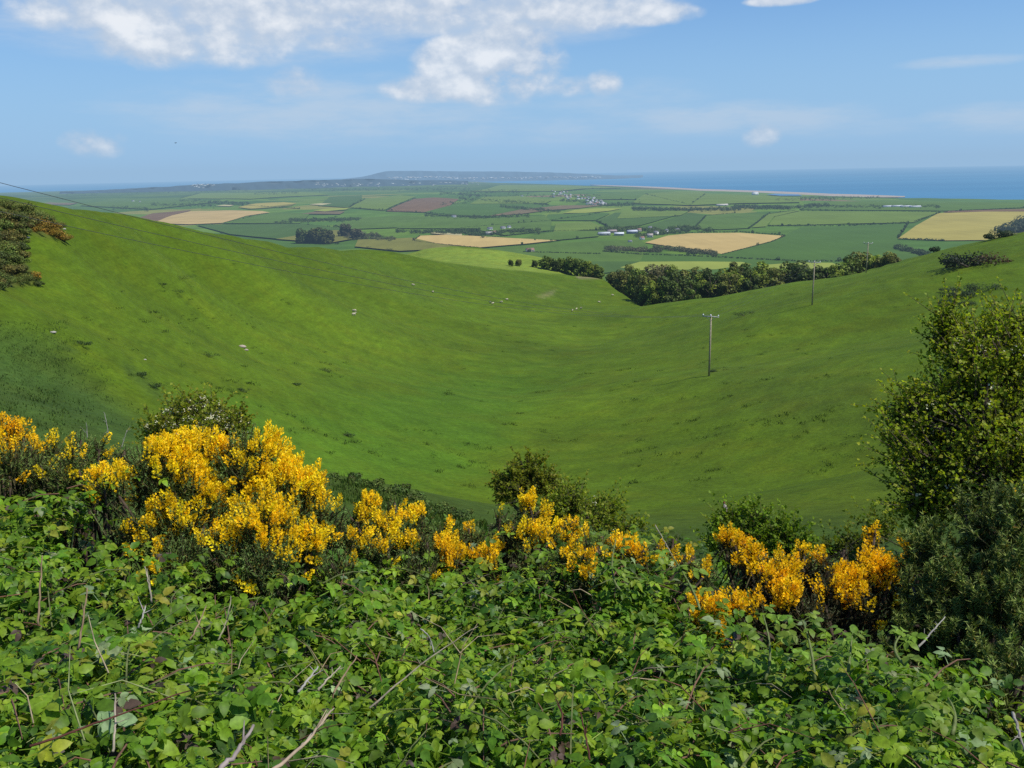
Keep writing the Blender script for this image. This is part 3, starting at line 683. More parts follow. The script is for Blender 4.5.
# ------------------------------------------------------------------ trees one can tell apart
def tree(base, hgt, rad, col, label, group, nq=900, size=None, name='tree', lobes=15, trunk_c=(.09, .075, .055), crown_lo=.25, cat='tree'):
    e_ = empty(name, base); tag(e_, label, cat, group)
    tb = MB(); lean = rng.normal(0, .05, 2) * hgt
    tb.tube([(0, 0, -.6), (lean[0] * .3, lean[1] * .3, hgt * .3), (lean[0], lean[1], hgt * .75)], [rad * .09, rad * .065, rad * .02], 6, trunk_c)
    cm = MB(); size = size or rad * .2
    cs = []
    for i in range(lobes):
        a = i * 2.4 + rng.random(); f = (i + .5) / lobes
        zr = hgt * (crown_lo + (1 - crown_lo) * (.12 + .80 * f + rng.uniform(-.06, .06))); rr_ = rad * .62 * math.sqrt(max(.05, 1 - (1.75 * (f - .42)) ** 2 * .8)) * rng.uniform(.7, 1.05)
        cs.append((lean[0] + math.cos(a) * rr_, lean[1] + math.sin(a) * rr_, zr, rad * rng.uniform(.22, .46)))
        tb.tube([(lean[0] * .4, lean[1] * .4, hgt * (.25 + .35 * f)), ((math.cos(a) * rr_) * .5, math.sin(a) * rr_ * .5, zr * .9), (math.cos(a) * rr_, math.sin(a) * rr_, zr)], [rad * .04, rad * .025, rad * .01], 4, trunk_c)
    for (x, y, z, r_) in cs:
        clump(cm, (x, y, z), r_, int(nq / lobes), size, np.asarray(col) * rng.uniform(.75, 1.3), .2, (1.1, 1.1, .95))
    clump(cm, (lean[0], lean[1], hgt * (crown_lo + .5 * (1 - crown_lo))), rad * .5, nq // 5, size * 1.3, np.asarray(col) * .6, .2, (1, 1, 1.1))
    tb.build('trunk', M_bark, e_); cm.build('crown', M_tree, e_)
    return e_
YG, OL, GN, DG, PG = (.175, .225, .022), (.135, .15, .026), (.115, .165, .02), (.068, .10, .016), (.13, .125, .05)
KW = {0: ('bright yellow green', YG), 1: ('olive brown half leafed', OL), 2: ('mid green', GN), 3: ('dark green', DG), 4: ('greyish bare twigged', PG)}
# wood in the ravine: (px of trunk, px y of tree top, distance, kind, crown radius)
WOOD = [(616,272,392,1,4.2),(624,272,384,1,4.0),(633,276,365,0,3.8),(642,282,350,0,3.2),(640,270,365,2,4.4),(648,286,326,2,3.2),(646,276,335,1,5),(652,264,372,4,6.2),(657,280,322,0,4),(663,266,355,4,5.5),(668,278,322,3,4.4),(674,268,350,0,5),(680,274,325,3,5),(688,268,345,1,5),(694,280,318,2,3.6),(700,272,330,0,5),
        (706,266,350,3,5.5),(713,271,325,3,4.6),(720,272,330,2,5),(727,265,350,0,5.4),(733,273,322,1,4.4),(740,270,335,0,5),(747,264,350,2,5),(753,271,322,3,4.6),(760,268,335,0,4.8),(768,263,352,0,5.2),(774,270,320,1,4),(782,268,325,2,4),(790,264,330,3,4.6),(798,260,345,3,5.6),(806,265,325,3,4.6),(814,266,322,3,4.5),(822,266,325,3,4),(830,267,322,2,4),(838,266,325,0,3.2),
        (846,261,330,2,4.6),(853,258,338,2,5.2),(860,255,345,1,5.6),(868,255,345,1,5),(876,257,340,0,5),(884,259,335,1,4.4),(892,262,330,1,3.4),(632,266,398,1,4.4),(676,262,385,1,5),(735,262,385,1,4.6),(784,284,296,0,1.9)]
def seg(px):
    return ('at the left end of the ravine wood' if px < 632 else 'above the notch of the valley floor' if px < 668 else 'behind the nearest utility pole' if px < 745 else
            'left of the second utility pole' if px < 804 else 'just right of the second utility pole' if px < 842 else 'beside the farthest utility pole')
for i, (a, ty, d, k, r_) in enumerate(WOOD):
    p = at(a, ty, d); zb = gz1(p[0], p[1]); hgt = max(p[2] - zb, 5)
    row = 'tall' if ty < 266 else 'low' if ty > 274 else 'middling'
    nm, c_ = KW[k]
    tree((p[0], p[1], zb), hgt, r_ * 1.15, c_, f'{row} {nm} tree {seg(a)}', 'trees of the ravine wood', 2600, crown_lo=.12, size=r_ * .11)
ROW = [(511,259.6,420,3,1.8,'small dark tree at the far left of the tree row'),(519,258.5,425,1,2.2,'second small leaning tree of the tree row'),(535,258.3,428,3,2.2,'lone little tree at the start of the tree row'),(546,255.5,426,2,4.6,'rounded green tree near the start of the tree row'),(556,258,424,3,3.4,'low dark tree in the tree row'),(562,256,426,2,3.8,'green tree in the middle of the tree row'),
       (571,255.5,424,2,4.8,'broad green tree in the middle of the tree row'),(580,258,420,2,4,'rounded tree right of the row middle'),(587,258.5,418,0,4.2,'yellow green tree near the right end of the row'),(594,262,412,0,4,'bright tree at the right end of the row'),(600,264,408,2,3.6,'dark based tree joining the row to the wood')]
for a, ty, d, k, r_, lb in ROW:
    ty += 2; r_ *= .85; p = at(a, ty, d); zb = gz1(p[0], p[1]); hgt = max(p[2] - zb, 3)
    tree((p[0], p[1], zb), hgt, r_, KW[k][1], lb, 'row of trees behind the left field', 1300, crown_lo=.10, size=r_ * .14)
# round clumps on the plain behind the left hill
for a, ty, by, hg, k, r_, lb in [(303,230.5,243,0,2,21,'left dark round tree of the clump above the left hill'),(315,228.8,243,0,1,26,'brownish middle tree of the clump above the left hill'),(328,231,243.5,0,1,20,'right round tree of the clump above the left hill'),
                      (345,225,237,0,4,19,'grey bare tree beside the olive rough field'),(357,228.5,239,0,4,20,'second grey tree beside the olive rough field')]:
    p = hitp(a, by); t = at(a, ty, np.linalg.norm(p)); hgt = t[2] - p[2]
    tree((p[0], p[1], gz1(p[0], p[1])), hgt, r_, np.asarray(KW[k][1]) * .5, lb, 'round tree clump on the plain', 1800, crown_lo=-.12, size=r_ * .13)

# ------------------------------------------------------------------ scrub on the hills
def scrub(px, py, wpx, hpx, col, label, group=None, col2=None, dist=None, name='bush', nq=1800, cat='bush'):
    p = hit(px, py) if dist is None else at(px, py, dist)
    d = np.linalg.norm(p); r_ = wpx * d / F / 2; h_ = hpx * d / F
    b_ = (p[0], p[1], gz1(p[0], p[1]) if dist is None else p[2])
    e_ = empty(name, b_); tag(e_, label, cat, group)
    cm = MB(); tb = MB(); k = 15
    for i in range(k):
        f = rng.uniform(-1, 1); x = f * r_ * .82; y = rng.normal(0, .3) * r_; s_ = (1 - .55 * abs(f) ** 1.5) * rng.uniform(.5, 1.1); rr2 = h_ * .40 * s_ + r_ * .08
        c_ = col if (col2 is None or f < .15) else col2
        clump(cm, (x, y, max(h_ * s_ - rr2, rr2 * .6)), rr2, nq // k, max(.04, h_ * .075), np.asarray(c_) * rng.uniform(.7, 1.3) * np.array([rng.uniform(.85, 1.2), 1, 1]), .25, (1.5, 1.2, .85))
        if i % 3 == 0: tb.tube([(x * .3, y * .3, -.2), (x, y, h_ * .6 * s_)], [.05 * h_, .015 * h_], 4, (.07, .055, .04))
    tb.build('stem', M_bark, e_); cm.build('foliage', M_tree, e_)
    return e_
RUST, OCH, SCR, SCD = (.135, .125, .028), (.25, .165, .02), (.115, .145, .025), (.075, .10, .02)
for a in [(8,206,26,9,SCR,'olive gorse bush on the left skyline edge'),(4,216,22,10,SCD,'dark bush at the left frame edge under the skyline'),(22,213,24,9,SCR,'olive bush beside the left skyline'),(34,219,20,10,SCD,'dark green bush in the upper left scrub'),(14,226,24,10,RUST,'rusty bush in the middle of the left scrub'),
          (45,221,18,8,SCR,'green bush topping the orange scrub tongue'),(56,226,16,7,RUST,'rusty bush at the upper right of the scrub tongue'),(50,233,20,8,OCH,'orange flowering gorse in the scrub tongue'),(36,229,18,7,OCH,'orange brown gorse left in the scrub tongue'),(60,238,14,7,OCH,'orange gorse at the tip of the scrub tongue'),
          (6,238,22,12,RUST,'brown bush on the left frame edge'),(14,248,18,11,SCD,'dark bush low on the left frame edge'),(4,258,20,11,SCR,'olive bush low on the left frame edge'),(10,270,24,11,RUST,'rusty bush near the foot of the left scrub'),(22,279,24,8,SCR,'low olive bush at the foot of the left scrub'),(37,283,10,5,SCD,'small dark bush right of the scrub foot'),(4,281,18,8,SCR,'low bush at the left frame edge foot')]:
    scrub(a[0], a[1] + 2, a[2] * 1.25, a[3] * .9, a[4], a[5], 'gorse scrub on the left hillside', nq=2600)
SPOLY = [(-8,203),(20,206),(44,216),(62,230),(64,239),(50,237),(30,232),(21,246),(23,262),(36,282),(-8,288)]
kk = 0
while kk < 46:
    a, b_ = rng.uniform(-8, 64), rng.uniform(203, 288)
    if poly_mask(np.array([a]), np.array([b_]), SPOLY, .1)[0] < .5: continue
    c_ = OCH if (b_ > 226 and a > 28 and rng.random() < .6) else [SCR, SCD, RUST, SCR][rng.integers(0, 4)]
    scrub(a, b_ + 3, rng.uniform(10, 17), rng.uniform(7, 12), np.asarray(c_) * rng.uniform(.9, 1.35), 'low rough gorse bush in the dense scrub on the upper left hillside', 'dense scrub of the upper left hillside', nq=1300); kk += 1
scrub(975,266,62,17,(.028,.042,.018),'long dark gorse bush with rusty right end on the right spur',None,(.075,.05,.018))
scrub(999,238,24,10,(.05,.075,.025),'rounded bush on the right skyline'); scrub(1014,233,24,14,(.035,.055,.02),'darker bush at the right end of the skyline')
scrub(1022,226,16,10,(.035,.055,.02),'topmost bush at the right frame edge')
for a in [(965,296,50,9,'low bramble patch left on the right spur'),(985,290,40,7,'low bramble patch right on the right spur'),(948,305,22,7,'small dark bush in front of the bramble patch'),(968,305,18,5,'tiny dark bush at the lower edge of the bramble patch'),(952,291,20,5,'small scrubby patch above the bramble patch'),(935,252,7,7,'tiny bush near the spur skyline')]:
    scrub(a[0], a[1], a[2], a[3], (.05,.08,.028), a[4], 'low scrub on the right spur')
for a in [(327,372,20,6,'dark nettle patch on the valley floor'),(296,385,9,4,'small dark tuft left of the nettle patch'),(347,436,11,5,'dark round tuft above the gorse row'),(747,315,20,5,'rush clump beyond the nearest pole'),(714,372,5,5,'dark tuft at the foot of the nearest pole'),(241,391,14,4,'low dark tuft above the hawthorn'),(208,356,18,5,'dark tufts beside the pale scar'),
          (138,375,16,6,'dark nettle tuft on the left flank'),(152,387,14,6,'lower dark nettle tuft on the left flank'),(80,344,20,5,'dark tussock row on the left slope'),(175,292,18,4,'scrubby dark patch high on the left slope'),(180,278,26,4,'upper scrubby dark patch on the left slope'),(160,285,12,3,'small dark patch on the left slope')]:
    scrub(a[0], a[1], a[2] * 1.4, a[3] * .8, (.055,.095,.022), a[4], None, name='weed_clump', nq=900, cat='weeds')
# dark specks behind the far left ridge and dark bank edge in the combe
for a in [(337,244,5,3,'first tiny dark bush on the ridge above the combe'),(369,248.5,5,3,'second tiny dark bush on the ridge above the combe'),(389,251,8,4,'third tiny dark bush on the ridge above the combe'),(222,233.5,3,2.5,'tiny dark bush on the left ridge')]:
    scrub(a[0], a[1], a[2], a[3], (.025,.045,.015), a[4], None, nq=300)
for i, (a, b_, w_, h_) in enumerate([(342,478,34,10),(365,484,34,11),(390,491,36,11),(412,499,36,11),(435,509,36,11),(455,518,34,11),(474,527,34,10)]):
    scrub(a, b_ + 2, w_ * 1.3, h_ * .75, (.08,.125,.022), ['dark bank scrub beside the fence post, leftmost','dark bank scrub right behind the fence post','dark bank scrub right of the fence post','dark bank scrub in the middle of the bank edge','dark bank scrub above the gorse row','dark bank scrub near the lower end of the edge','dark bank scrub at the lower end of the edge'][i], 'dark scrub along the bank edge')
# tussocks: uncountable
mb = MB()
BL = np.array([[-.10, 0, 0], [.10, 0, 0], [.0, .4, .6]]); BF = [[[0, 1, 2]]]
for _ in range(260):
    a, b_ = rng.uniform(90, 900), 262 + 260 * rng.random() ** .8
    if a < 400 and b_ < 250 + (a < 300) * 20: continue
    p = hit(a, b_)
    d = np.linalg.norm(p)
    if d > 420 or d < 72: continue
    k = rng.integers(1, 5)
    for _ in range(k):
        x, y = p[0] + rng.normal(0, 1.0), p[1] + rng.normal(0, .6); nb_ = 34; s_ = rng.uniform(.12, .28)
        ang = rng.random(nb_) * 6.28; dv = np.c_[np.cos(ang), np.sin(ang), rng.uniform(.1, .5, nb_)]
        M = frames(dv, np.tile([0, 0, 1.0], (nb_, 1))) * (s_ * rng.uniform(.6, 1.2, (nb_, 1, 1))); M[:, :, 0] *= 1.5
        pos = np.c_[x + rng.normal(0, .32, nb_), y + rng.normal(0, .32, nb_), np.full(nb_, gz1(x, y))]
        mb.scatter(BL, BF, pos, M, jit((.052, .09, .010), nb_))
tus = mb; mb = MB()
for _ in range(420):
    t = rng.random(); a = rng.uniform(-10, 60 + 95 * t); b_ = 322 + 108 * t
    if rng.random() < .35: b_ = rng.uniform(340, 440); a = rng.uniform(-10, 60)
    p = hit(a, b_); nb_ = 22; s_ = rng.uniform(.07, .22); x, y = p[0], p[1]
    ang = rng.random(nb_) * 6.28; dv = np.c_[np.cos(ang), np.sin(ang), rng.uniform(.2, .8, nb_)]
    M = frames(dv, np.tile([0, 0, 1.0], (nb_, 1))) * (s_ * rng.uniform(.6, 1.2, (nb_, 1, 1))); M[:, :, 0] *= 1.8
    mb.scatter(BL, BF, np.c_[x + rng.normal(0, .5, nb_), y + rng.normal(0, .5, nb_), np.full(nb_, gz1(x, y))], M, jit((.058, .10, .014), nb_, .3))
for _ in range(330):
    t = rng.random(); a = 328 + 160 * t + rng.normal(0, 4); b_ = 472 + 56 * t + rng.uniform(0, 26)
    p = hit(a, b_); nb_ = 16; s_ = rng.uniform(.06, .2); x, y = p[0], p[1]
    ang = rng.random(nb_) * 6.28; dv = np.c_[np.cos(ang), np.sin(ang), rng.uniform(.2, .8, nb_)]
    M = frames(dv, np.tile([0, 0, 1.0], (nb_, 1))) * (s_ * rng.uniform(.6, 1.2, (nb_, 1, 1))); M[:, :, 0] *= 1.4
    mb.scatter(BL, BF, np.c_[x + rng.normal(0, .2, nb_), y + rng.normal(0, .2, nb_), np.full(nb_, gz1(x, y))], M, jit((.06, .10, .014), nb_, .3))
tag(mb.build('bracken', M_tree), 'dark bracken on the steep left flank and along the bank edge', 'bracken', kind='stuff'); mb = tus
tag(mb.build('grass_tussock', M_tree), 'dark grass tussocks scattered over the pasture', 'grass', kind='stuff')

# ------------------------------------------------------------------ utility line
def pole(px, py, dist, hgt, rz, label, loc=None):
    p = at(px, py, dist) if loc is None else np.array(loc); zb = gz1(p[0], p[1])
    e_ = empty('utility_pole', (p[0], p[1], zb), rz); tag(e_, label, 'utility pole', 'utility poles crossing the combe')
    mb = MB(); mb.tube([(0, 0, -.5), (0, 0, hgt * .5), (0, 0, hgt)], [.15, .135, .11], 10, (.34, .29, .20)); mb.build('pole_shaft', M_wood, e_)
    ca = MB(); ca.box((0, -.16, hgt - .25), (2.4, .12, .14), (.42, .42, .40))
    for s in (-1, 1): ca.tube([(0, -.14, hgt - .95), (s * .7, -.16, hgt - .31)], .025, 5, (.35, .35, .34))
    ca.build('crossarm', M_wood, e_)
    for s in (-1.1, 0, 1.1):
        i_ = MB(); i_.tube([(s, -.16, hgt - .18), (s, -.16, hgt - .1), (s, -.16, hgt - .08), (s, -.16, hgt), (s, -.16, hgt + .02), (s, -.16, hgt + .08)], [.03, .03, .09, .10, .07, .05], 8, (.72, .76, .80)); i_.build('insulator', M_metal, e_)
    pos = []
    for s in (-1.1, 0, 1.1):
        c_, sn = math.cos(rz), math.sin(rz); pos.append(np.array([p[0] + s * c_ + .16 * sn, p[1] + s * sn - .16 * c_, zb + hgt + .09]))
    return pos
p1 = hit(709, 376); p2 = hit(812, 305); p3 = hit(866, 273)
def dirz(a, b_): v = b_ - a; return math.atan2(v[1], v[0]) - math.pi / 2
p0 = np.array([-25.5, 20.0, 0])
def ph(p, tpx, tpy): return max(6.0, at(tpx, tpy, np.linalg.norm(p) * .995)[2] - gz1(p[0], p[1]))
t1 = pole(0, 0, 0, ph(p1, 709, 313.5), dirz(p1, p2), 'nearest wooden utility pole on the right flank of the valley', p1)
t2 = pole(0, 0, 0, ph(p2, 812, 261), dirz(p2, p3), 'second wooden utility pole standing before the ravine wood', p2)
t3 = pole(0, 0, 0, ph(p3, 866, 242.5), dirz(p2, p3), 'farthest thin utility pole by the right end of the wood', p3)
h0 = 3.45 - gz1(p0[0], p0[1])
t0 = pole(0, 0, 0, h0, dirz(p0, p1), 'utility pole on the slope left of the camera', p0)
for k, nm in enumerate(('lowest', 'middle', 'highest')):
    mb = MB(); t0[k] = t0[k] + np.array([0, 0, (k - 1) * .42])
    for A_, B_, sag in ((t0[k], t1[k], 2.5), (t1[k], t2[k], .9), (t2[k], t3[k], 1.2)):
        t = np.linspace(0, 1, 40)[:, None]; P = A_ + (B_ - A_) * t; P[:, 2] -= (4 * sag * t * (1 - t))[:, 0]
        mb.tube(P, .010, 4, (.06, .06, .065))
    tag(mb.build('power_cable', M_metal, None, origin=t0[k]), f'{nm} of the three thin cables crossing the left hillside', 'cable', 'cables of the utility line')

# ------------------------------------------------------------------ sheep, stones, post, birds
def ell(mb, c, r, tint, nu=10, nv=7):
    u = np.linspace(0, 2 * np.pi, nu, endpoint=False); v = np.linspace(-np.pi / 2, np.pi / 2, nv)
    U, Vv = np.meshgrid(u, v, indexing='ij')
    P = np.stack([np.cos(Vv) * np.cos(U) * r[0], np.cos(Vv) * np.sin(U) * r[1], np.sin(Vv) * r[2]], -1).reshape(-1, 3) + c
    mb.add(P, [grid_faces(nu, nv, True)[:, ::-1]], tint)
def sheep_mesh(graze):
    mb = MB(); wool = (.50, .44, .32)
    ell(mb, (0, 0, .62), (.55, .27, .29), wool, 12, 8); ell(mb, (-.3, 0, .66), (.28, .26, .27), wool)
    hz = .35 if graze else .92
    mb.tube([(.38, 0, .72), (.58, 0, (.72 + hz) / 2 + .05), (.7, 0, hz)], [.17, .13, .10], 7, wool)
    ell(mb, (.78, 0, hz - .03), (.16, .085, .10), (.30, .26, .22), 8, 6)
    for s in (-1, 1): mb.tube([(.68, s * .05, hz + .06), (.66, s * .17, hz + .05)], [.04, .015], 4, (.3, .26, .22))
    for x in (-.35, .32):
        for s in (-1, 1): mb.tube([(x, s * .14, .5), (x + .02, s * .14, .26), (x, s * .14, 0)], [.07, .04, .045], 6, (.35, .30, .24))
    mb.tube([(-.54, 0, .7), (-.62, 0, .55), (-.62, 0, .42)], [.05, .05, .03], 5, wool)
    return mb
SHEEP = [(354.5,311.5,'white sheep standing highest of two on the mid slope'),(354,315,'white sheep just below another on the mid slope'),(413,285,'lone white sheep high on the left slope'),(433,292,'cream sheep resting right of the lone high sheep'),(490.5,302.5,'leftmost cream sheep of the upper valley group'),(493,303.4,'second cream sheep of the upper valley group'),(501.5,302,'third white sheep of the upper valley group'),(507,299.5,'rightmost faint sheep of the upper valley group'),
         (572.5,310.4,'leftmost sheep of the group near the wood notch'),(576.5,309,'middle white sheep of the group near the wood notch'),(581,308.4,'rightmost sheep of the group near the wood notch'),(612.5,295,'lone cream sheep beside the ravine wood edge'),(599,302,'single sheep left of the wood edge sheep')]
protos = {}
for i, (a, b_, lb) in enumerate(SHEEP):
    g = i % 3 != 1; p = hit(a, b_ + 1); rz = rng.uniform(0, 6.28)
    if g not in protos:
        o = sheep_mesh(g).build('sheep', M_wool, None, origin=(0, 0, 0), smooth=True); protos[g] = o
    else:
        o = protos[g].copy(); C.objects.link(o)
    o.location = (p[0], p[1], gz1(p[0], p[1])); o.rotation_euler[2] = rz; o.scale = (.78,) * 3
    tag(o, lb, 'sheep', 'sheep grazing in the combe')
def stone(px, py, w, label, col=(.50, .44, .34), flat=.45):
    col = tuple(c * .75 for c in col)
    p = hit(px, py); r_ = w * np.linalg.norm(p) / F / 2; mb = MB()
    nu, nv = 12, 7; u = np.linspace(0, 2 * np.pi, nu, endpoint=False); v = np.linspace(-np.pi / 2, np.pi / 2, nv); U, Vv = np.meshgrid(u, v, indexing='ij')
    s_ = 1 + .35 * (vnoise(np.cos(U) * 1.7 + 5 + px, np.sin(U) * 1.7 + Vv * 1.5, 3) - .5)
    P = np.stack([np.cos(Vv) * np.cos(U) * s_, np.cos(Vv) * np.sin(U) * s_ * .7, np.sin(Vv) * s_ * flat], -1).reshape(-1, 3) * r_
    mb.add(P, [grid_faces(nu, nv, True)[:, ::-1]], col)
    tag(mb.build('stone', M_bark, None, origin=(0, 0, 0)), label, 'stone').location = (p[0], p[1], gz1(p[0], p[1]) + r_ * .2)
stone(242.5, 347.5, 8, 'pale stone in the little scar on the left slope', (.55, .45, .36)); stone(246, 350.5, 5, 'smaller pale stone just below the scar stone', (.48, .40, .32))
stone(53, 333, 6, 'white stone on the left slope above the dark patch', (.5, .47, .4), .35); stone(64.5, 229.5, 3.5, 'small white stone at the tip of the orange scrub', (.5, .47, .4)); stone(145, 360, 3, 'small white stone above the nettle tufts', (.5, .47, .4))
stone(28, 238, 4, 'pale stone below the orange scrub tongue', (.55, .53, .45), .4)

def fence_post(px, py_top, py_bot, dist, label):
    b_ = at(px, py_bot, dist); t_ = at(px + .5, py_top, dist); hgt = t_[2] - b_[2]; e_ = empty('fence_post', b_); tag(e_, label, 'fence post')
    mb = MB(); mb.tube([(0, 0, -.5), (.01, 0, hgt * .5), (.03, 0, hgt * .97), (.03, 0, hgt)], [.075, .07, .065, .05], 8, (.16, .12, .09)); mb.build('post', M_wood, e_)
    w_ = MB(); w_.tube([(.03 + .075 * math.cos(t), .075 * math.sin(t), hgt * .8) for t in np.linspace(0, 6.28, 12)], .008, 4, (.3, .3, .3)); w_.build('wire_loop', M_metal, e_)
fence_post(351, 474.5, 489, 27.5, 'short weathered fence post on the dark bank edge')

def bird(loc, s, cols, rz, label, flying=False):
    e_ = empty('bird', loc, rz); tag(e_, label, 'bird')
    mb = MB(); back, breast, head = cols
    if flying:
        ell(mb, (0, 0, 0), (.5, .13, .12), back); ell(mb, (.5, 0, .03), (.14, .10, .10), head); mb.tube([(.6, 0, .03), (.74, 0, .02)], [.035, .005], 5, head); mb.build('body', M_bark, e_, smooth=True)
        for q in (-1, 1):
            w_ = MB(); w_.add([(.25, q * .1, .05), (-.2, q * .1, .05), (-.12, q * .6, .26), (.22, q * .6, .26), (-.25, q * 1.2, .12)], [[[0, 1, 2, 3]], [[3, 2, 4]]], back); w_.build('wing', M_bark, e_)
        tl = MB(); tl.add([(-.42, -.06, .0), (-.42, .06, 0), (-.85, .16, 0), (-.85, -.16, 0)], [[[0, 1, 2, 3]]], back); tl.build('tail', M_bark, e_)
    else:
        mb.tube([(-.32, 0, -.36), (-.2, 0, -.18), (0, 0, .1), (.12, 0, .36), (.16, 0, .5), (.18, 0, .62)], [.06, .19, .25, .19, .15, .09], 10, breast)
        mb.build('body', M_bark, e_, smooth=True)
        hd = MB(); ell(hd, (.2, 0, .62), (.19, .16, .17), head); hd.tube([(.36, 0, .62), (.52, 0, .60)], [.05, .008], 5, (.08, .07, .06)); hh = hd.build('head', M_bark, e_, smooth=True)
        for q in (-1, 1):
            ey = MB(); ell(ey, (.3, q * .12, .66), (.03, .02, .03), (.01, .01, .01), 6, 5); ey.build('eye', M_metal, hh)
            w_ = MB(); w_.tube([(.12, q * .17, .34), (-.1, q * .23, .05), (-.42, q * .1, -.34)], [.05, .10, .02], 6, back); w_.build('wing', M_bark, e_, smooth=True)
            lg = MB(); lg.tube([(.0, q * .08, -.1), (.06, q * .08, -.42)], .02, 5, (.1, .08, .06)); lg.build('leg', M_bark, e_)
        tl = MB(); tl.tube([(-.28, 0, -.3), (-.62, 0, -.86)], [.09, .06], 5, back); tl.build('tail', M_bark, e_)
    e_.scale = (s,) * 3
    return e_

# ------------------------------------------------------------------ foreground plants
# compound bramble leaf: three folded, drooping, toothed leaflets
def leaflet(length, width, rows=6, fold=.22, droop=.25, teeth=.07):
    V = []; Fq = []
    t = np.linspace(0, 1, rows)
    wd = np.sin(np.pi * np.clip(t ** .75, 0, 1)) ** .8 * width / 2; wd[0] = .004; wd[-1] = .0006
    for i in range(rows):
        zc = -droop * length * t[i] ** 2
        w_ = wd[i] * (1 + (teeth if i % 2 else -teeth))
        y = length * t[i]
        V += [(-w_, y - length * .03 * (i % 2), zc + fold * w_), (0, y, zc), (w_, y - length * .03 * (i % 2), zc + fold * w_)]
    for i in range(rows - 1):
        a = i * 3; Fq += [[a, a + 1, a + 4, a + 3], [a + 1, a + 2, a + 5, a + 4]]
    return np.array(V), np.array(Fq)
def compound(rows, seed, five=False):
    r_ = np.random.default_rng(seed); VV = []; FF = []; n0 = 0
    angs = [0, 1.15, -1.15] + ([2.0, -2.0] if five else [])
    for j, a in enumerate(angs):
        sc = (1 if j == 0 else .82 if j < 3 else .62) * r_.uniform(.9, 1.1)
        V, Fq = leaflet(.054 * sc, .037 * sc, rows, r_.uniform(.1, .4), r_.uniform(.1, .45))
        b0 = np.array([0, .035 if j == 0 else .012, 0]); c_, s_ = math.cos(a), math.sin(a)
        tl = r_.uniform(-.35, .2); Rx = np.array([[1, 0, 0], [0, math.cos(tl), -math.sin(tl)], [0, math.sin(tl), math.cos(tl)]])
        Rz = np.array([[c_, s_, 0], [-s_, c_, 0], [0, 0, 1]])
        VV.append(V @ Rx.T @ Rz.T + b0); FF.append(Fq + n0); n0 += len(V)
    # petiole
    VV.append(np.array([[-.0016, -.05, -.012], [.0016, -.05, -.012], [.0014, .036, 0], [-.0014, .036, 0]])); FF.append(np.array([[0, 1, 2, 3]]) + n0)
    return np.concatenate(VV), [np.concatenate(FF)]
COMP_HI = [compound(8, s, s % 3 == 0) for s in range(5)]; COMP_LO = [compound(5, s + 20, s % 3 == 0) for s in range(4)]

CANOPY = [(0,768,2.35),(512,768,2.4),(1024,768,2.5),(0,640,2.9),(300,660,3.0),(600,660,3.1),(850,690,2.95),(980,735,2.7),(1024,740,2.65),(0,480,4.6),(60,470,4.8),(120,530,4.1),(200,585,3.7),(330,580,3.85),(420,572,4.1),(500,590,4.0),(600,570,4.3),(660,548,4.6),(690,590,4.1),(800,645,3.45),(740,640,3.5),(900,655,3.3),(560,610,3.8),
          (450,545,4.9),(300,560,4.8),(800,610,5.0),(1000,700,4.6)]
cQ = np.array([at(*c)[:2] for c in CANOPY]); cZ = np.array([at(*c)[2] for c in CANOPY])
def canopy(x, y):
    """inverse distance blend of canopy heights"""
    x = np.asarray(x); y = np.asarray(y)
    d2 = (x[:, None] - cQ[None, :, 0]) ** 2 + (y[:, None] - cQ[None, :, 1]) ** 2 + .03
    w_ = d2 ** -1.6; z = (w_ * cZ).sum(1) / w_.sum(1)
    return z + (fbm(x * 2.1, y * 2.1, 91, 3) - .44) * .48
G1, G2, G3, G4, G5, G6 = (.15, .262, .015), (.092, .19, .013), (.21, .31, .02), (.052, .12, .012), (.15, .2, .07), (.10, .07, .05)
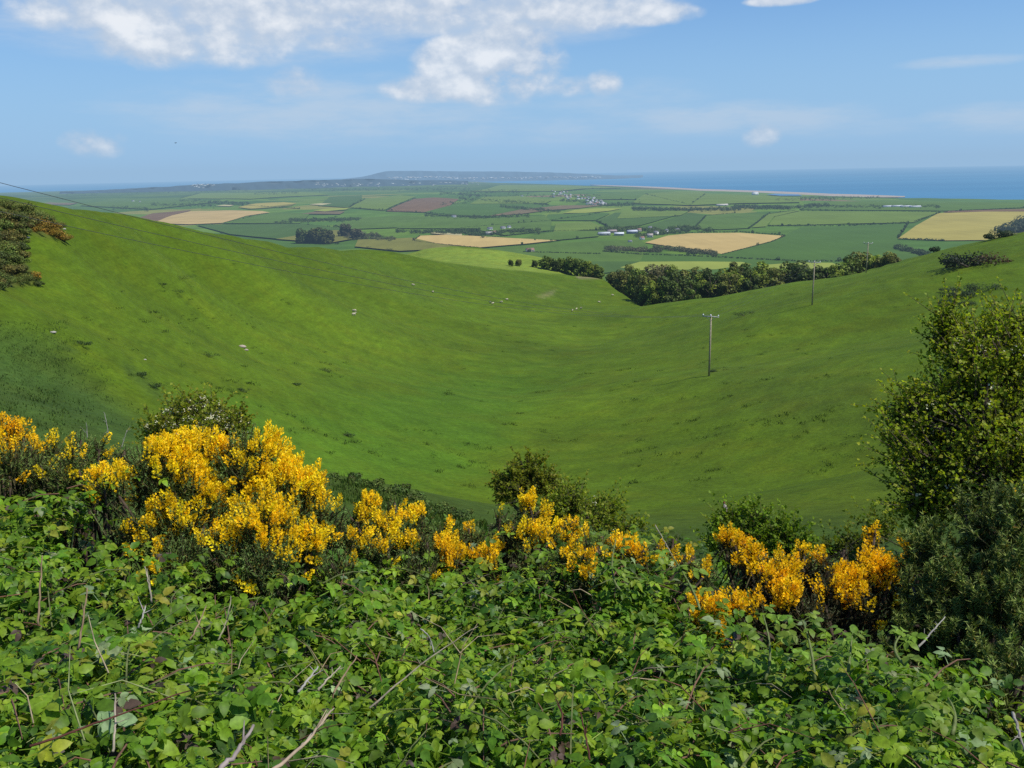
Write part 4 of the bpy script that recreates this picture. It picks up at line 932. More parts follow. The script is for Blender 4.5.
def bramble(nshoot):
    mb = MB(); st = MB()
    tot = 0
    for b_ in range(4):
        k = nshoot
        y = 1.0 + 5.0 * rng.random(k) ** .85; x = (rng.random(k) * 2 - 1) * (.66 * y + .45)
        z = canopy(x, y)
        dens = fbm(x * 1.6 + 9, y * 1.6, 23, 3)
        ppx, ppy = project(np.c_[x, y, z])
        keep = (rng.random(k) < np.clip((dens - .24) * 3.6, .05, 1))
        # the dark gorse takes the right corner; stop where the thicket ends
        lim = np.interp(ppx, [-200,0,60,110,200,340,430,520,600,660,700,760,800,860,920,980,1024,1200], [455,470,475,525,575,570,560,560,545,535,575,635,632,645,655,700,735,760])
        keep &= (ppy > lim - 6 - rng.random(k) * 22)
        x, y, z = x[keep], y[keep], z[keep]; k = len(x); tot += k
        z = z - rng.random(k) ** 1.6 * .42
        az = rng.random(k) * 6.283; ln = rng.uniform(.16, .4, k); rise = rng.uniform(.1, .75, k)
        lobe = (fbm(x * 2.7, y * 2.7, 37, 2) - .4)
        nl = 7
        pts = []
        for j in range(nl):
            t = (j + .4) / nl
            px = x + np.cos(az) * ln * t; py = y + np.sin(az) * ln * t; pz = z - .12 + ln * (rise * t - .55 * t * t)
            pts.append(np.c_[px, py, pz])
            side = (1 if j % 2 else -1) * rng.uniform(.5, 1.3, k)
            la = az + side; d = np.c_[np.cos(la), np.sin(la), rng.uniform(-.35, .35, k)]
            nrm = unit(np.c_[rng.normal(.12, .7, k), rng.normal(-.2, .7, k), np.ones(k)])
            size = rng.uniform(.36, .95, k) * (1.06 if t < .75 else .72)
            M = frames(d, nrm) * size[:, None, None]
            pos = pts[-1] + d * .05 * size[:, None]
            u = rng.random(k)[:, None] + lobe[:, None] * .5
            cc = np.where(u < .12, G4, np.where(u < .40, G2, np.where(u < .78, G1, G3)))
            yg = (rng.random(k) < (.02 + .05 * t))[:, None]; cc = np.where(yg, (.27, .30, .03), cc)
            gr = (rng.random(k) < .035)[:, None]; cc = np.where(gr, (.24, .31, .14), cc)
            pu = (rng.random(k) < .02)[:, None]; cc = np.where(pu, G6, cc)
            cc = cc * np.exp(rng.normal(0, .17, (k, 1))) * np.exp(rng.normal(0, .05, (k, 3)))
            hi = (y < 3.6)
            which = rng.integers(0, 20, k)
            for w_ in range(5):
                s_ = hi & (which % 5 == w_); TV, TF = COMP_HI[w_]; mb.scatter(TV, TF, pos[s_], M[s_], cc[s_])
            for w_ in range(4):
                s_ = (~hi) & (which % 4 == w_); TV, TF = COMP_LO[w_]; mb.scatter(TV, TF, pos[s_], M[s_], cc[s_])
        for i in range(0, k, 3):
            st.tube([p[i] for p in pts[::2]], [.0035, .003, .0025, .0015], 3, (.12, .14, .05) if i % 2 else (.16, .09, .06), cap=False)
    o = mb.build('bramble_thicket', M_leaf, smooth=True); tag(o, 'dense bright green bramble thicket filling the foreground', 'brambles', kind='stuff')
    tw = MB()
    for _ in range(130):
        a, b_ = rng.uniform(-20, 1040), rng.uniform(560, 790)
        y = rng.uniform(1.7, 4.2); x = rng.uniform(-.62, .62) * y; z = float(canopy(np.array([x]), np.array([y]))[0])
        q_, w_ = project(np.array([[x, y, z]]))
        if w_[0] < np.interp(q_[0], [0, 200, 600, 760, 860, 1024], [500, 590, 570, 640, 655, 745]): continue
        d = unit(np.array([rng.normal(0, .8), rng.normal(0, .6), rng.uniform(.1, .9)])); ln = rng.uniform(.08, .3)
        p_ = np.array([x, y, z - .06]); c1 = [(.36, .29, .18), (.26, .20, .10), (.17, .08, .05), (.22, .25, .10)][rng.integers(0, 4)]
        tw.tube([p_, p_ + d * ln * .5 + rng.normal(0, .012, 3), p_ + d * ln + np.array([0, 0, -.03])], [.0022, .0017, .0008], 4, c1, cap=False)
    tw.build('dead_twig', M_bark, o)
    so = st.build('bramble_stem', M_bark, o)
    return tot
bramble(4700)

mb = MB(); k = 5200
yy_ = 5.2 + 8.5 * rng.random(k); aa_ = rng.uniform(-.72, .72, k); xx_ = yy_ * np.tan(aa_); zz_ = gz(xx_, yy_)
for j in range(4):
    d = unit(np.c_[rng.normal(size=k), rng.normal(size=k), rng.uniform(0, .5, k)]); nr = unit(np.c_[rng.normal(0, .5, k), rng.normal(-.2, .5, k), np.ones(k)])
    TV, TF = COMP_LO[j]; pos = np.c_[xx_ + rng.normal(0, .15, k), yy_ + rng.normal(0, .15, k), zz_ + rng.uniform(-.25, .12, k)]
    mb.scatter(TV, TF, pos, frames(d, nr) * rng.uniform(1.2, 2.0, (k, 1, 1)), jit((.07, .12, .014), k, .3))
tag(mb.build('undergrowth', M_leaf), 'dark leafy undergrowth on the slope below the hedge', 'undergrowth', kind='stuff')
def polyline(pts, n_=14):
    pts = np.asarray(pts, float); t = np.linspace(0, 1, len(pts)); tt = np.linspace(0, 1, n_)
    if len(pts) == 3:
        a, m_, b_ = pts; c = 2 * m_ - .5 * (a + b_); tt = tt[:, None]
        return (1 - tt) ** 2 * a + 2 * tt * (1 - tt) * c + tt ** 2 * b_
    return np.stack([np.interp(tt, t, pts[:, i]) for i in range(3)], 1)
def cane(pxs, r0, r1, col, label, group='dead canes poking out of the brambles'):
    P = polyline([at(*q) for q in pxs]); P = P + (rng.random(P.shape) - .5) * r0 * .7
    r0 *= .68; r1 *= .6; col = tuple(c * .72 for c in col)
    mb = MB(); mb.tube(P, np.linspace(r0, r1, len(P)), 6, col)
    for _ in range(3):
        i = rng.integers(3, len(P) - 2); d = unit(P[i + 1] - P[i] + rng.normal(0, .6, 3) * np.linalg.norm(P[i + 1] - P[i]))
        mb.tube([P[i], P[i] + d * rng.uniform(.015, .07)], [r1 * .9, r1 * .3], 4, col)
    tag(mb.build('dead_cane', M_bark, None, origin=P[0]), label, 'cane', group)
PALE, TANC, REDC, GREY = (.42, .36, .26), (.34, .24, .14), (.13, .05, .035), (.40, .38, .33)
CANES = [([(38,625,2.9),(40,590,2.92),(42,556,2.95)],.005,.003,TANC,'upright tan cane near the left frame edge'),([(78,650,2.8),(83,620,2.8),(87,588,2.85)],.005,.003,TANC,'upright tan cane second from the left frame edge'),([(152,602,3.3),(149,585,3.3),(145,567,3.35)],.005,.003,PALE,'short pale cane below the big gorse'),([(138,628,3.0),(142,618,3.0),(146,606,3.05)],.005,.003,GREY,'grey stub beneath the short pale cane'),
         ([(113,752,2.35),(115,725,2.4),(115,694,2.45)],.0045,.003,PALE,'straight pale cane near the bottom left'),([(30,747,2.3),(100,722,2.35),(190,690,2.5)],.0045,.0025,REDC,'long reddish arching cane at the bottom left'),([(215,775,2.2),(236,752,2.25),(253,726,2.3)],.010,.006,(.36,.30,.27),'thick pale broken cane at the bottom left centre'),([(262,778,2.2),(300,748,2.25),(330,712,2.35)],.0075,.004,(.50,.38,.26),'long pale cane at the bottom left of centre'),
         ([(298,692,2.65),(308,680,2.68),(318,667,2.7)],.006,.004,GREY,'short grey cane left of the frame centre'),([(318,690,2.65),(328,679,2.67),(341,666,2.7)],.005,.003,PALE,'short pale cane between two leaning canes'),([(334,692,2.6),(344,676,2.65),(357,656,2.7)],.005,.003,TANC,'leaning tan cane left of the frame centre'),([(370,708,2.55),(425,662,2.75),(478,626,3.0)],.0042,.002,(.30,.26,.18),'long thin cane arching across the centre'),
         ([(420,629,3.1),(429,637,3.08),(434,652,3.0)],.004,.003,GREY,'small curved grey cane in the centre'),([(300,748,2.3),(318,727,2.35),(334,708,2.4)],.004,.002,PALE,'thin pale cane leaning beside the long pale cane'),([(916,650,3.2),(932,632,3.25),(945,617,3.3)],.0055,.0025,(.45,.42,.36),'pale twig in front of the dark gorse'),([(1013,712,2.6),(1018,730,2.5),(1026,755,2.45)],.006,.004,(.40,.36,.30),'pale cane at the right frame edge'),
         ([(108,436,6.0),(107,425,6.0),(104,412,6.05)],.004,.002,GREY,'bare grey twig standing above the left hedge'),([(122,447,6.0),(124,440,6.0),(127,430,6.0)],.004,.002,GREY,'small bare twig right of the grey twig'),([(87,438,6.0),(87,430,6.0),(86,422,6.0)],.004,.002,GREY,'small bare twig left of the grey twig'),
         ([(190,640,2.9),(198,625,2.92),(206,606,3.0)],.004,.003,TANC,'thin tan cane below the big gorse'),([(218,640,2.9),(226,622,2.95),(231,596,3.05)],.0042,.003,(.30,.28,.16),'greenish cane below the big gorse'),([(655,525,4.4),(668,548,4.3),(676,562,4.25)],.004,.003,PALE,'thin pale cane beside the small gorse sprig'),([(590,760,2.35),(586,738,2.4),(580,712,2.5)],.004,.003,REDC,'dark red stem in the bottom centre'),([(560,735,2.4),(562,715,2.45),(556,700,2.5)],.004,.003,REDC,'shorter dark red stem in the bottom centre')]
for c_ in CANES: cane(*c_)

# tall fresh shoots
def shoot(pxs, label):
    P = polyline([at(*q) for q in pxs], 8); e_ = empty('bramble_shoot', P[0]); tag(e_, label, 'bramble shoot', 'fresh shoots rising from the brambles')
    mb = MB(); mb.tube(P, np.linspace(.006, .0025, 8), 5, (.22, .27, .09)); mb.build('stem', M_leaf, e_, origin=P[0])
    lf = MB()
    for i in range(1, 8):
        for s in range(2 if i > 5 else 1):
            a = rng.random() * 6.28; d = np.array([[math.cos(a), math.sin(a), .25]]); nrm = unit(np.array([[rng.normal(0, .3), -.35, 1]]))
            sz = .78 if i < 6 else .6; TV, TF = COMP_HI[rng.integers(0, 5)]
            lf.scatter(TV, TF, P[i][None] + d * .05 * sz, frames(d, nrm) * sz, jit((.17, .27, .03), 1))
    lf.build('leaves', M_leaf, e_, origin=P[0])
for q, lb in [([(815,680,3.2),(810,645,3.25),(802,620,3.3)],'fresh bramble shoot below the right gorse'),([(848,672,3.2),(850,655,3.22),(852,636,3.25)],'upright pale shoot right of the other fresh shoot'),([(765,680,3.3),(770,650,3.35),(763,615,3.4)],'leafy shoot beside the small orange gorse'),([(700,610,3.8),(690,585,3.9),(672,556,4.0)],'tall shoot leaning left below the small gorse sprig'),([(620,590,4.0),(612,570,4.05),(616,540,4.1)],'shoot rising through the centre gorse'),
                ([(952,735,2.8),(955,715,2.85),(948,698,2.9)],'shoot at the lower right before the dark gorse'),([(905,665,3.1),(895,650,3.15),(900,636,3.2)],'leafy shoot under the dark gorse')]: shoot(q, lb)

# gorse ------------------------------------------------------------------
# pea flower: standard, two wings, keel
FLV = np.array([[-.35, 0, 0], [.35, 0, 0], [.5, .45, .35], [.25, .8, .75], [-.25, .8, .75], [-.5, .45, .35],   # standard
                [-.22, .05, -.05], [-.30, .75, -.02], [-.05, .95, -.12], [.22, .05, -.05], [.30, .75, -.02], [.05, .95, -.12]]) * .0122
FLF = [[[0, 1, 2, 5], [5, 2, 3, 4]], [[6, 7, 8], [9, 11, 10]]]
ND = np.array([[-.06, 0, 0], [.06, 0, 0], [0, 1, 0]]); NF = [[[0, 1, 2]]]
def gorse(label, lobes, base_px, ycol=(.72, .40, .012), gcol=(.075, .11, .035), dens=1.0, needle=.024, nper=26, name='gorse_bush', gap=0, group='gorse bushes along the hedge', flen=(.05, .10), up=.55, brown=.25, step=.043):
    L_ = [(at(a, b_, d), r_ * d / F, fl) for a, b_, r_, d, fl in lobes]
    bp = at(*base_px); zb = min(gz1(bp[0], bp[1]), min(c[2] - r_ for c, r_, _ in L_) - .15); org = np.array([bp[0], bp[1], zb])
    e_ = empty(name, org); tag(e_, label, 'gorse', group)
    fl = MB(); sp = MB(); st = MB()
    cs = np.array([c for c, _, _ in L_]); rs = np.array([r_ for _, r_, _ in L_])
    for c, r_, fd in L_:
        k = int(4 * math.pi * r_ * r_ / step ** 2 * .9 * dens)
        nrm = rvec(k); inner = rng.random(k) < .35
        nrm[:, 2] = np.where(nrm[:, 2] < -.45, -nrm[:, 2], nrm[:, 2])
        lump = 1 + .28 * (vnoise(nrm[:, 0] * 3.1 + c[0] * 7, nrm[:, 1] * 3.1 + nrm[:, 2] * 2.3, 5) - .5) + rng.normal(0, .07, k)
        tip = c + nrm * (r_ * lump * np.where(inner, rng.uniform(.35, .85, k), 1))[:, None]
        if gap:
            kp = vnoise(tip[:, 0] * 8 + 3, tip[:, 2] * 8 + tip[:, 1] * 5, 27) > gap
            tip, nrm, inner = tip[kp], nrm[kp], inner[kp]; k = len(tip)
        d = unit(nrm * .6 + np.array([.05, 0, up]) + rvec(k) * .32)
        ln = rng.uniform(.09, .22, k)
        # stems of each shoot
        for i in range(0, k, 2): st.tube([tip[i] - d[i] * ln[i] * 1.5, tip[i] - d[i] * ln[i] * .4, tip[i]], [.0035, .003, .0015], 3, (.06, .055, .025), cap=False)
        # spines
        for _ in range(nper):
            t = rng.random(k); pos = tip - d * (ln * (1 - t))[:, None]
            dv = unit(d * rng.uniform(.2, 1.0, (k, 1)) + rvec(k) * .8)
            M = frames(dv, rvec(k)) * (needle * rng.uniform(.6, 1.25, (k, 1, 1)) * (1.15 - .5 * t)[:, None, None])
            M[:, :, 0] *= 1.9
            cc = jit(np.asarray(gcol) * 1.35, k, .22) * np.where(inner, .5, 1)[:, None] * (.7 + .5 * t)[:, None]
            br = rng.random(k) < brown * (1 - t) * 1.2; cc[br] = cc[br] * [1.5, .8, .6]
            sp.scatter(ND, NF, pos, M, cc)
        # flowers
        sunny = np.clip(.55 + .6 * nrm[:, 2] + .25 * nrm[:, 0], .05, 1.3)
        patch = np.clip((vnoise(tip[:, 0] * 9, tip[:, 2] * 9 + tip[:, 1] * 6, 12) - .29) * 2.8, 0, 1)
        has = (rng.random(k) < fd * sunny * patch * 1.5) & (~inner | (rng.random(k) < .25))
        idx = np.where(has)[0]; m_ = len(idx)
        if m_:
            fln = rng.uniform(*flen, m_); shade = jit(ycol, m_, .10, .04)
            for j in range(30):
                t = j / 29.0; a = j * 2.4 + rng.random(m_) * .7
                dd = d[idx]; s1 = unit(np.cross(dd, rvec(m_))); s1 = unit(np.cross(dd, np.tile([.3, .9, .2], (m_, 1)))); s2 = np.cross(dd, s1)
                rad = s1 * np.cos(a)[:, None] + s2 * np.sin(a)[:, None]
                pos = tip[idx] + dd * (fln * (t - .72))[:, None] + rad * (.0125 * (1.1 - .55 * t))
                dv = unit(rad + dd * (.1 + .5 * t) + rvec(m_) * .5)
                M = frames(dv, unit(dd + rvec(m_) * .3)) * rng.uniform(.8, 1.25, (m_, 1, 1)) * (1 - .35 * t)
                keep = rng.random(m_) < .93
                fl.scatter(FLV, FLF, pos[keep], M[keep], (shade * np.exp(rng.normal(0, .12, (m_, 1))))[keep])
        # woody stems from the base
        for _ in range(3):
            q = c + rvec(1)[0] * r_ * .5; midp = (org + q) / 2 + rng.normal(0, .06, 3); st.tube(polyline([org + rng.normal(0, .05, 3) * [1, 1, 0], midp, q], 7), np.linspace(.018, .006, 7), 5, (.07, .05, .035))
    st.build('stems', M_bark, e_, origin=org); sp.build('spines', M_spine, e_, origin=org)
    if fl.n: fl.build('flowers', M_flower, e_, origin=org)['kind'] = 'stuff'
    return e_
YEL, ORG = (1.0, .72, .014), (.99, .64, .012)
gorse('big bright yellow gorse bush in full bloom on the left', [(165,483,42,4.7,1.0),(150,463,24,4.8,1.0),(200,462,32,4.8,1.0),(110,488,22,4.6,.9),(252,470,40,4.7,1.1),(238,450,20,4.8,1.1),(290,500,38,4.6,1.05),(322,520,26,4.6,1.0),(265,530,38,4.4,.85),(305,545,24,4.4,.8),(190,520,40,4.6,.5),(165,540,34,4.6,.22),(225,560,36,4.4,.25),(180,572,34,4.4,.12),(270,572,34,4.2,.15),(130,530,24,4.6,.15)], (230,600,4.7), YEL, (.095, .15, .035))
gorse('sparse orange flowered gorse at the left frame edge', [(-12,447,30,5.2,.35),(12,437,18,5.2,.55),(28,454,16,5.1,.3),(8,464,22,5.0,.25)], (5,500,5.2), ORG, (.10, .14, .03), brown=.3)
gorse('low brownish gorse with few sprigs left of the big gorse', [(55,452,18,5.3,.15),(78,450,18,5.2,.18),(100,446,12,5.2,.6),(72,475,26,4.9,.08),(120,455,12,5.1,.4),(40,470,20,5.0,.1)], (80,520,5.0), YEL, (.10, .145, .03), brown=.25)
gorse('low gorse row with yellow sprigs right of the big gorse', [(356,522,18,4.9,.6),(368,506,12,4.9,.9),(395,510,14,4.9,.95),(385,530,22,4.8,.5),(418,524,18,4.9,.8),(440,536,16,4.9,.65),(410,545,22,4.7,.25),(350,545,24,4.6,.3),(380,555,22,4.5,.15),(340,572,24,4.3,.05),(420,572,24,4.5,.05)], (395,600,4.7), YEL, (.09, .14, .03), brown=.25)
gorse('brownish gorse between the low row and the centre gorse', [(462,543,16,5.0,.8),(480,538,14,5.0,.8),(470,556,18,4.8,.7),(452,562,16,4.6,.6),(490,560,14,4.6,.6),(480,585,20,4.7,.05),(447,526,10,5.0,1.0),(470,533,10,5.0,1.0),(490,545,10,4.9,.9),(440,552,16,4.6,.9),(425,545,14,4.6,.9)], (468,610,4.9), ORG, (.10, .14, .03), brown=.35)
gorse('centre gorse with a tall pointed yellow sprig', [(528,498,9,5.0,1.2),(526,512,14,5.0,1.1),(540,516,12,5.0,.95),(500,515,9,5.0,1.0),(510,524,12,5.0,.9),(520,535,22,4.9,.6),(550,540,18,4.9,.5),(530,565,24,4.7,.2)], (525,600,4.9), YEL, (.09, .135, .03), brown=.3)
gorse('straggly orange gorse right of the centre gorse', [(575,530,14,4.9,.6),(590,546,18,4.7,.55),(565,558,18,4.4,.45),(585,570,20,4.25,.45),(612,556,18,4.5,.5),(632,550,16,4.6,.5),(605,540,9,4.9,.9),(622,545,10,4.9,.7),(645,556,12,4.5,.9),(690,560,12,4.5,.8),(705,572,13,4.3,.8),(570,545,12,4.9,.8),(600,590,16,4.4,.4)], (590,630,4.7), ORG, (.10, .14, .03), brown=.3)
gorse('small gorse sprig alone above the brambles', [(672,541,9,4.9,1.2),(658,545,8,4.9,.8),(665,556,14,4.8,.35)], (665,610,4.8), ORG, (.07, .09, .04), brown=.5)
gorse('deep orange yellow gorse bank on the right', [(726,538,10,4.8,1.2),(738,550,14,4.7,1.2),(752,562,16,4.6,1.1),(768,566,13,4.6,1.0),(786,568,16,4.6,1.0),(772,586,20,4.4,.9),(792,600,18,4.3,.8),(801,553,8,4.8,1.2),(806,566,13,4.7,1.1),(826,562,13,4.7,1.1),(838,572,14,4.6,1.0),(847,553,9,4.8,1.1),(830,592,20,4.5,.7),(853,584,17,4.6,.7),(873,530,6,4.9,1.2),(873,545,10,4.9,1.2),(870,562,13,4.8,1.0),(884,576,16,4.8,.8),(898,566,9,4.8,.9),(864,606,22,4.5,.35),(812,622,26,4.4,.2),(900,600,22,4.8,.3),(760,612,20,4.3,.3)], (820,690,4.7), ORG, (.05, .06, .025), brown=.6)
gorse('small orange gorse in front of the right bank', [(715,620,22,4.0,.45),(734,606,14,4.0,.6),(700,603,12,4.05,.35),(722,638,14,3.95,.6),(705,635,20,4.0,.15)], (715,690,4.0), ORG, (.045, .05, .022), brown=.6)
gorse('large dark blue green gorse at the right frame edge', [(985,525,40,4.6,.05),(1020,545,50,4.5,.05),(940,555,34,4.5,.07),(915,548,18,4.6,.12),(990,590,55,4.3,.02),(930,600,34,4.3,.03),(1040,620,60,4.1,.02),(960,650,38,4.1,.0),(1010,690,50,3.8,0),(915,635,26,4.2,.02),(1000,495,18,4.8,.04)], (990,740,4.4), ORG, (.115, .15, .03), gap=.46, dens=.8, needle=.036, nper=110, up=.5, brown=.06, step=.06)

# hawthorns and leafy bushes -------------------------------------------------
LFV = np.array([[0, 0, 0], [.42, .4, .1], [0, 1, -.05], [-.42, .4, .1]]); LFF = [[[0, 1, 2], [0, 2, 3]]]
BSV = np.array([[-.5, -.5, 0], [.5, -.5, 0], [.5, .5, 0], [-.5, .5, 0]]); BSF = [[[0, 1, 2, 3]]]
def hawthorn(label, lobes, base_px, leaf=.034, cols=(.085, .12, .028), blossom=.06, per=60, spray=.12, name='hawthorn_tree', cat='tree', base_z=None, nleaf=9, trunk_r=.07, yel=.2, upb=.25):
    L_ = [(at(a, b_, d), r_ * d / F, den) for a, b_, r_, d, den in lobes]
    bp = at(*base_px); org = np.array([bp[0], bp[1], gz1(bp[0], bp[1])])
    e_ = empty(name, org); tag(e_, label, cat)
    tr = MB(); br = MB(); lf = MB(); bl = MB()
    cen = np.mean([c for c, _, _ in L_], axis=0); fork = org + (cen - org) * .45; fork[:2] = org[:2] + (cen - org)[:2] * .3
    tr.tube(polyline([org - [0, 0, .3], (org + fork) / 2 + rng.normal(0, .06, 3), fork], 8), np.linspace(trunk_r, trunk_r * .6, 8), 8, (.09, .075, .06))
    for c, r_, den in L_:
        br.tube(polyline([fork, (fork + c) / 2 + rng.normal(0, .1, 3) * r_ * 2, c], 8), np.linspace(trunk_r * .5, trunk_r * .15, 8), 5, (.085, .07, .055))
        k = int(per * den); nrm = rvec(k)
        lump = .72 + .5 * vnoise(nrm[:, 0] * 2.7 + c[0] * 3, nrm[:, 1] * 2.7 + nrm[:, 2] * 2.2, 7)
        gate = vnoise(nrm[:, 0] * 3.3 + c[2] * 5, nrm[:, 2] * 3.3 + nrm[:, 1] * 2.1 + c[0] * 4, 15) > .37
        nrm = nrm[gate]; lump = lump[gate]; k = len(nrm)
        inner = rng.random(k) < .3
        tip = c + nrm * (r_ * lump * np.where(inner, rng.uniform(.3, .8, k), 1))[:, None]
        d = unit(nrm * .8 + [0, 0, upb] + rvec(k) * .35)
        for i in range(k):
            if i % 2 == 0: br.tube([c + (tip[i] - c) * .15, (c + tip[i]) / 2 + rng.normal(0, .04, 3) * r_, tip[i]], [trunk_r * .12, trunk_r * .08, trunk_r * .04], 3, (.08, .065, .05), cap=False)
        dark = rng.uniform(.7, 1.25, k)
        for j in range(nleaf):
            pos = tip + d * (spray * rng.uniform(-1, .55, (k, 1))) + rvec(k) * spray * .33
            dv = unit(d * .4 + rvec(k)); nr = unit(rvec(k) * .9 + [.1, -.1, .8])
            M = frames(dv, nr) * (leaf * rng.uniform(.65, 1.25, (k, 1, 1)))
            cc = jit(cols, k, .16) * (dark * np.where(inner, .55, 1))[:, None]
            yy = rng.random(k) < yel; cc[yy] *= [1.45, 1.2, .9]
            lf.scatter(LFV, LFF, pos, M, cc)
        s_ = (rng.random(k) < .30) & ~inner & (nrm[:, 2] > -.2); kk = int(s_.sum())
        if kk:
            sd_ = unit(nrm[s_] * .9 + [0, 0, upb * .7] + rvec(kk) * .35); sl_ = spray * rng.uniform(.9, 2.2, (kk, 1)); st_ = tip[s_]
            for q in range(0, kk): br.tube([st_[q] - sd_[q] * spray * .5, st_[q] + sd_[q] * sl_[q]], [trunk_r * .05, trunk_r * .015], 3, (.10, .08, .05), cap=False)
            for j in range(14):
                t = (j + .5) / 14; pos = st_ + sd_ * sl_ * t + rvec(kk) * leaf * .5
                cc = jit(cols, kk, .14) * [1.3, 1.2, 1.0] * (.8 + .4 * t)
                lf.scatter(LFV, LFF, pos, frames(unit(sd_ * .7 + rvec(kk)), unit(rvec(kk) * .8 + [.1, -.1, .8])) * (leaf * rng.uniform(.8, 1.35, (kk, 1, 1))), cc)
        if blossom:
            s_ = (rng.random(k) < blossom * 3) & ~inner & (nrm[:, 2] > -.3); kk = int(s_.sum())
            for j in range(8):
                pos = tip[s_] + rvec(kk) * .03 + [0, 0, .015]
                bl.scatter(BSV, BSF, pos, frames(rvec(kk), unit(rvec(kk) * .6 + [0, -.2, 1])) * .015, jit((.66, .64, .42), kk, .12, .02))
    tr.build('trunk', M_bark, e_, origin=org); br.build('branches', M_bark, e_, origin=org); lf.build('foliage', M_small, e_, origin=org)
    if bl.n: bl.build('blossom', M_white, e_, origin=org)
    return e_
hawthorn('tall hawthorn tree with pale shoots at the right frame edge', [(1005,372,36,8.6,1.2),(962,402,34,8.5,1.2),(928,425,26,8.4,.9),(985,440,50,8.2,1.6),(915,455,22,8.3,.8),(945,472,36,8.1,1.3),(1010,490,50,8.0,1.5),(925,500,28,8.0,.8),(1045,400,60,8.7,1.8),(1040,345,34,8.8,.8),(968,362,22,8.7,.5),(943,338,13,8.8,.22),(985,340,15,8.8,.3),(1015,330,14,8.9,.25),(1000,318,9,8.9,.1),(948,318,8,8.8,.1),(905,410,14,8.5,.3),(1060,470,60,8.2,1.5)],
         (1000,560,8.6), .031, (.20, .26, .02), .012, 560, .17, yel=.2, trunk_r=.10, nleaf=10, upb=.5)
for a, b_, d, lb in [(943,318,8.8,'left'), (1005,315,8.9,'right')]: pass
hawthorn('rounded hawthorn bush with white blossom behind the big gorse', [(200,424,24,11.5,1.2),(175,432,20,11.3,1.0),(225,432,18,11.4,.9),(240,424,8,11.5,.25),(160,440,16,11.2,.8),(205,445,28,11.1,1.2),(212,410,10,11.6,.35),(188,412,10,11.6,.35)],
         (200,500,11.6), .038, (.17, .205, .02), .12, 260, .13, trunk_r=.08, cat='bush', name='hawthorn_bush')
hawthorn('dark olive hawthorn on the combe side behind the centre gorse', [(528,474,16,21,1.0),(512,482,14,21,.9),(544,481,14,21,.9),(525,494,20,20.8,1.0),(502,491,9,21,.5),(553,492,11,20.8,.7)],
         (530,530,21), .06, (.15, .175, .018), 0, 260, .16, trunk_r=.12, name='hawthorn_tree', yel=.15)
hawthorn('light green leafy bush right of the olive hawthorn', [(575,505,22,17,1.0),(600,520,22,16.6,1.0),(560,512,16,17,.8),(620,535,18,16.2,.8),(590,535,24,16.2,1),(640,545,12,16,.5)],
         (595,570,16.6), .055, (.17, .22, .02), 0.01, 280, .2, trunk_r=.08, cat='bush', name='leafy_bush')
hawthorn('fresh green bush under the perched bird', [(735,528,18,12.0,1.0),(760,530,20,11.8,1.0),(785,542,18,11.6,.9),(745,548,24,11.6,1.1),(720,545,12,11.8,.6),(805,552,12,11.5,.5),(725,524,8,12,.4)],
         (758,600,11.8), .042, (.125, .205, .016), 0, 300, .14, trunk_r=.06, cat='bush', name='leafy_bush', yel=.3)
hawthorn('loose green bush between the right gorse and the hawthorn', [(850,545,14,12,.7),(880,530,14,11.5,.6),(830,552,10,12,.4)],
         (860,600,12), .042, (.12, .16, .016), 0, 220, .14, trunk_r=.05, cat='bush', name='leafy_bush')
bird(at(725, 507.5, 12.0), .095, ((.20, .17, .15), (.34, .30, .30), (.20, .07, .05)), R(115), 'small grey bird with reddish head perched on the green bush')
bird(at(175.5, 143, 75), .15, ((.02, .02, .02), (.02, .02, .02), (.02, .02, .02)), R(60), 'tiny dark bird flying in the left sky', True)

# ------------------------------------------------------------------ haze (a volume of air, its glow standing in for scattered light), sky, sun
m = bpy.data.materials.new('sea_haze'); m.use_nodes = True; nt = m.node_tree; nt.nodes.clear()
outn = N(nt, 'ShaderNodeOutputMaterial'); vb = N(nt, 'ShaderNodeVolumeAbsorption'); em = N(nt, 'ShaderNodeEmission'); ad = N(nt, 'ShaderNodeAddShader')
SIG = 1 / 19500.0
vb.inputs['Color'].default_value = (0, 0, 0, 1); vb.inputs['Density'].default_value = SIG
em.inputs['Color'].default_value = (.325, .515, .74, 1); em.inputs['Strength'].default_value = SIG * .95
nt.links.new(vb.outputs[0], ad.inputs[0]); nt.links.new(em.outputs[0], ad.inputs[1]); nt.links.new(ad.outputs[0], outn.inputs['Volume'])
mb = MB(); mb.box((0, 0, -200), (180000, 180000, 1000))
o = mb.build('haze', m); tag(o, 'blue sea haze filling the air over the plain', kind='structure')

SUN_EL, SUN_AZ = 57, 112      # azimuth to the right of the view
sd = np.array([math.sin(R(SUN_AZ)) * math.cos(R(SUN_EL)), math.cos(R(SUN_AZ)) * math.cos(R(SUN_EL)), math.sin(R(SUN_EL))])
sl = bpy.data.lights.new('sun', 'SUN'); sl.energy = 4.7; sl.angle = R(.53); sl.color = (1, .95, .86)
so = bpy.data.objects.new('sun', sl); C.objects.link(so); so.rotation_euler = Vector(-sd).to_track_quat('-Z', 'Y').to_euler()

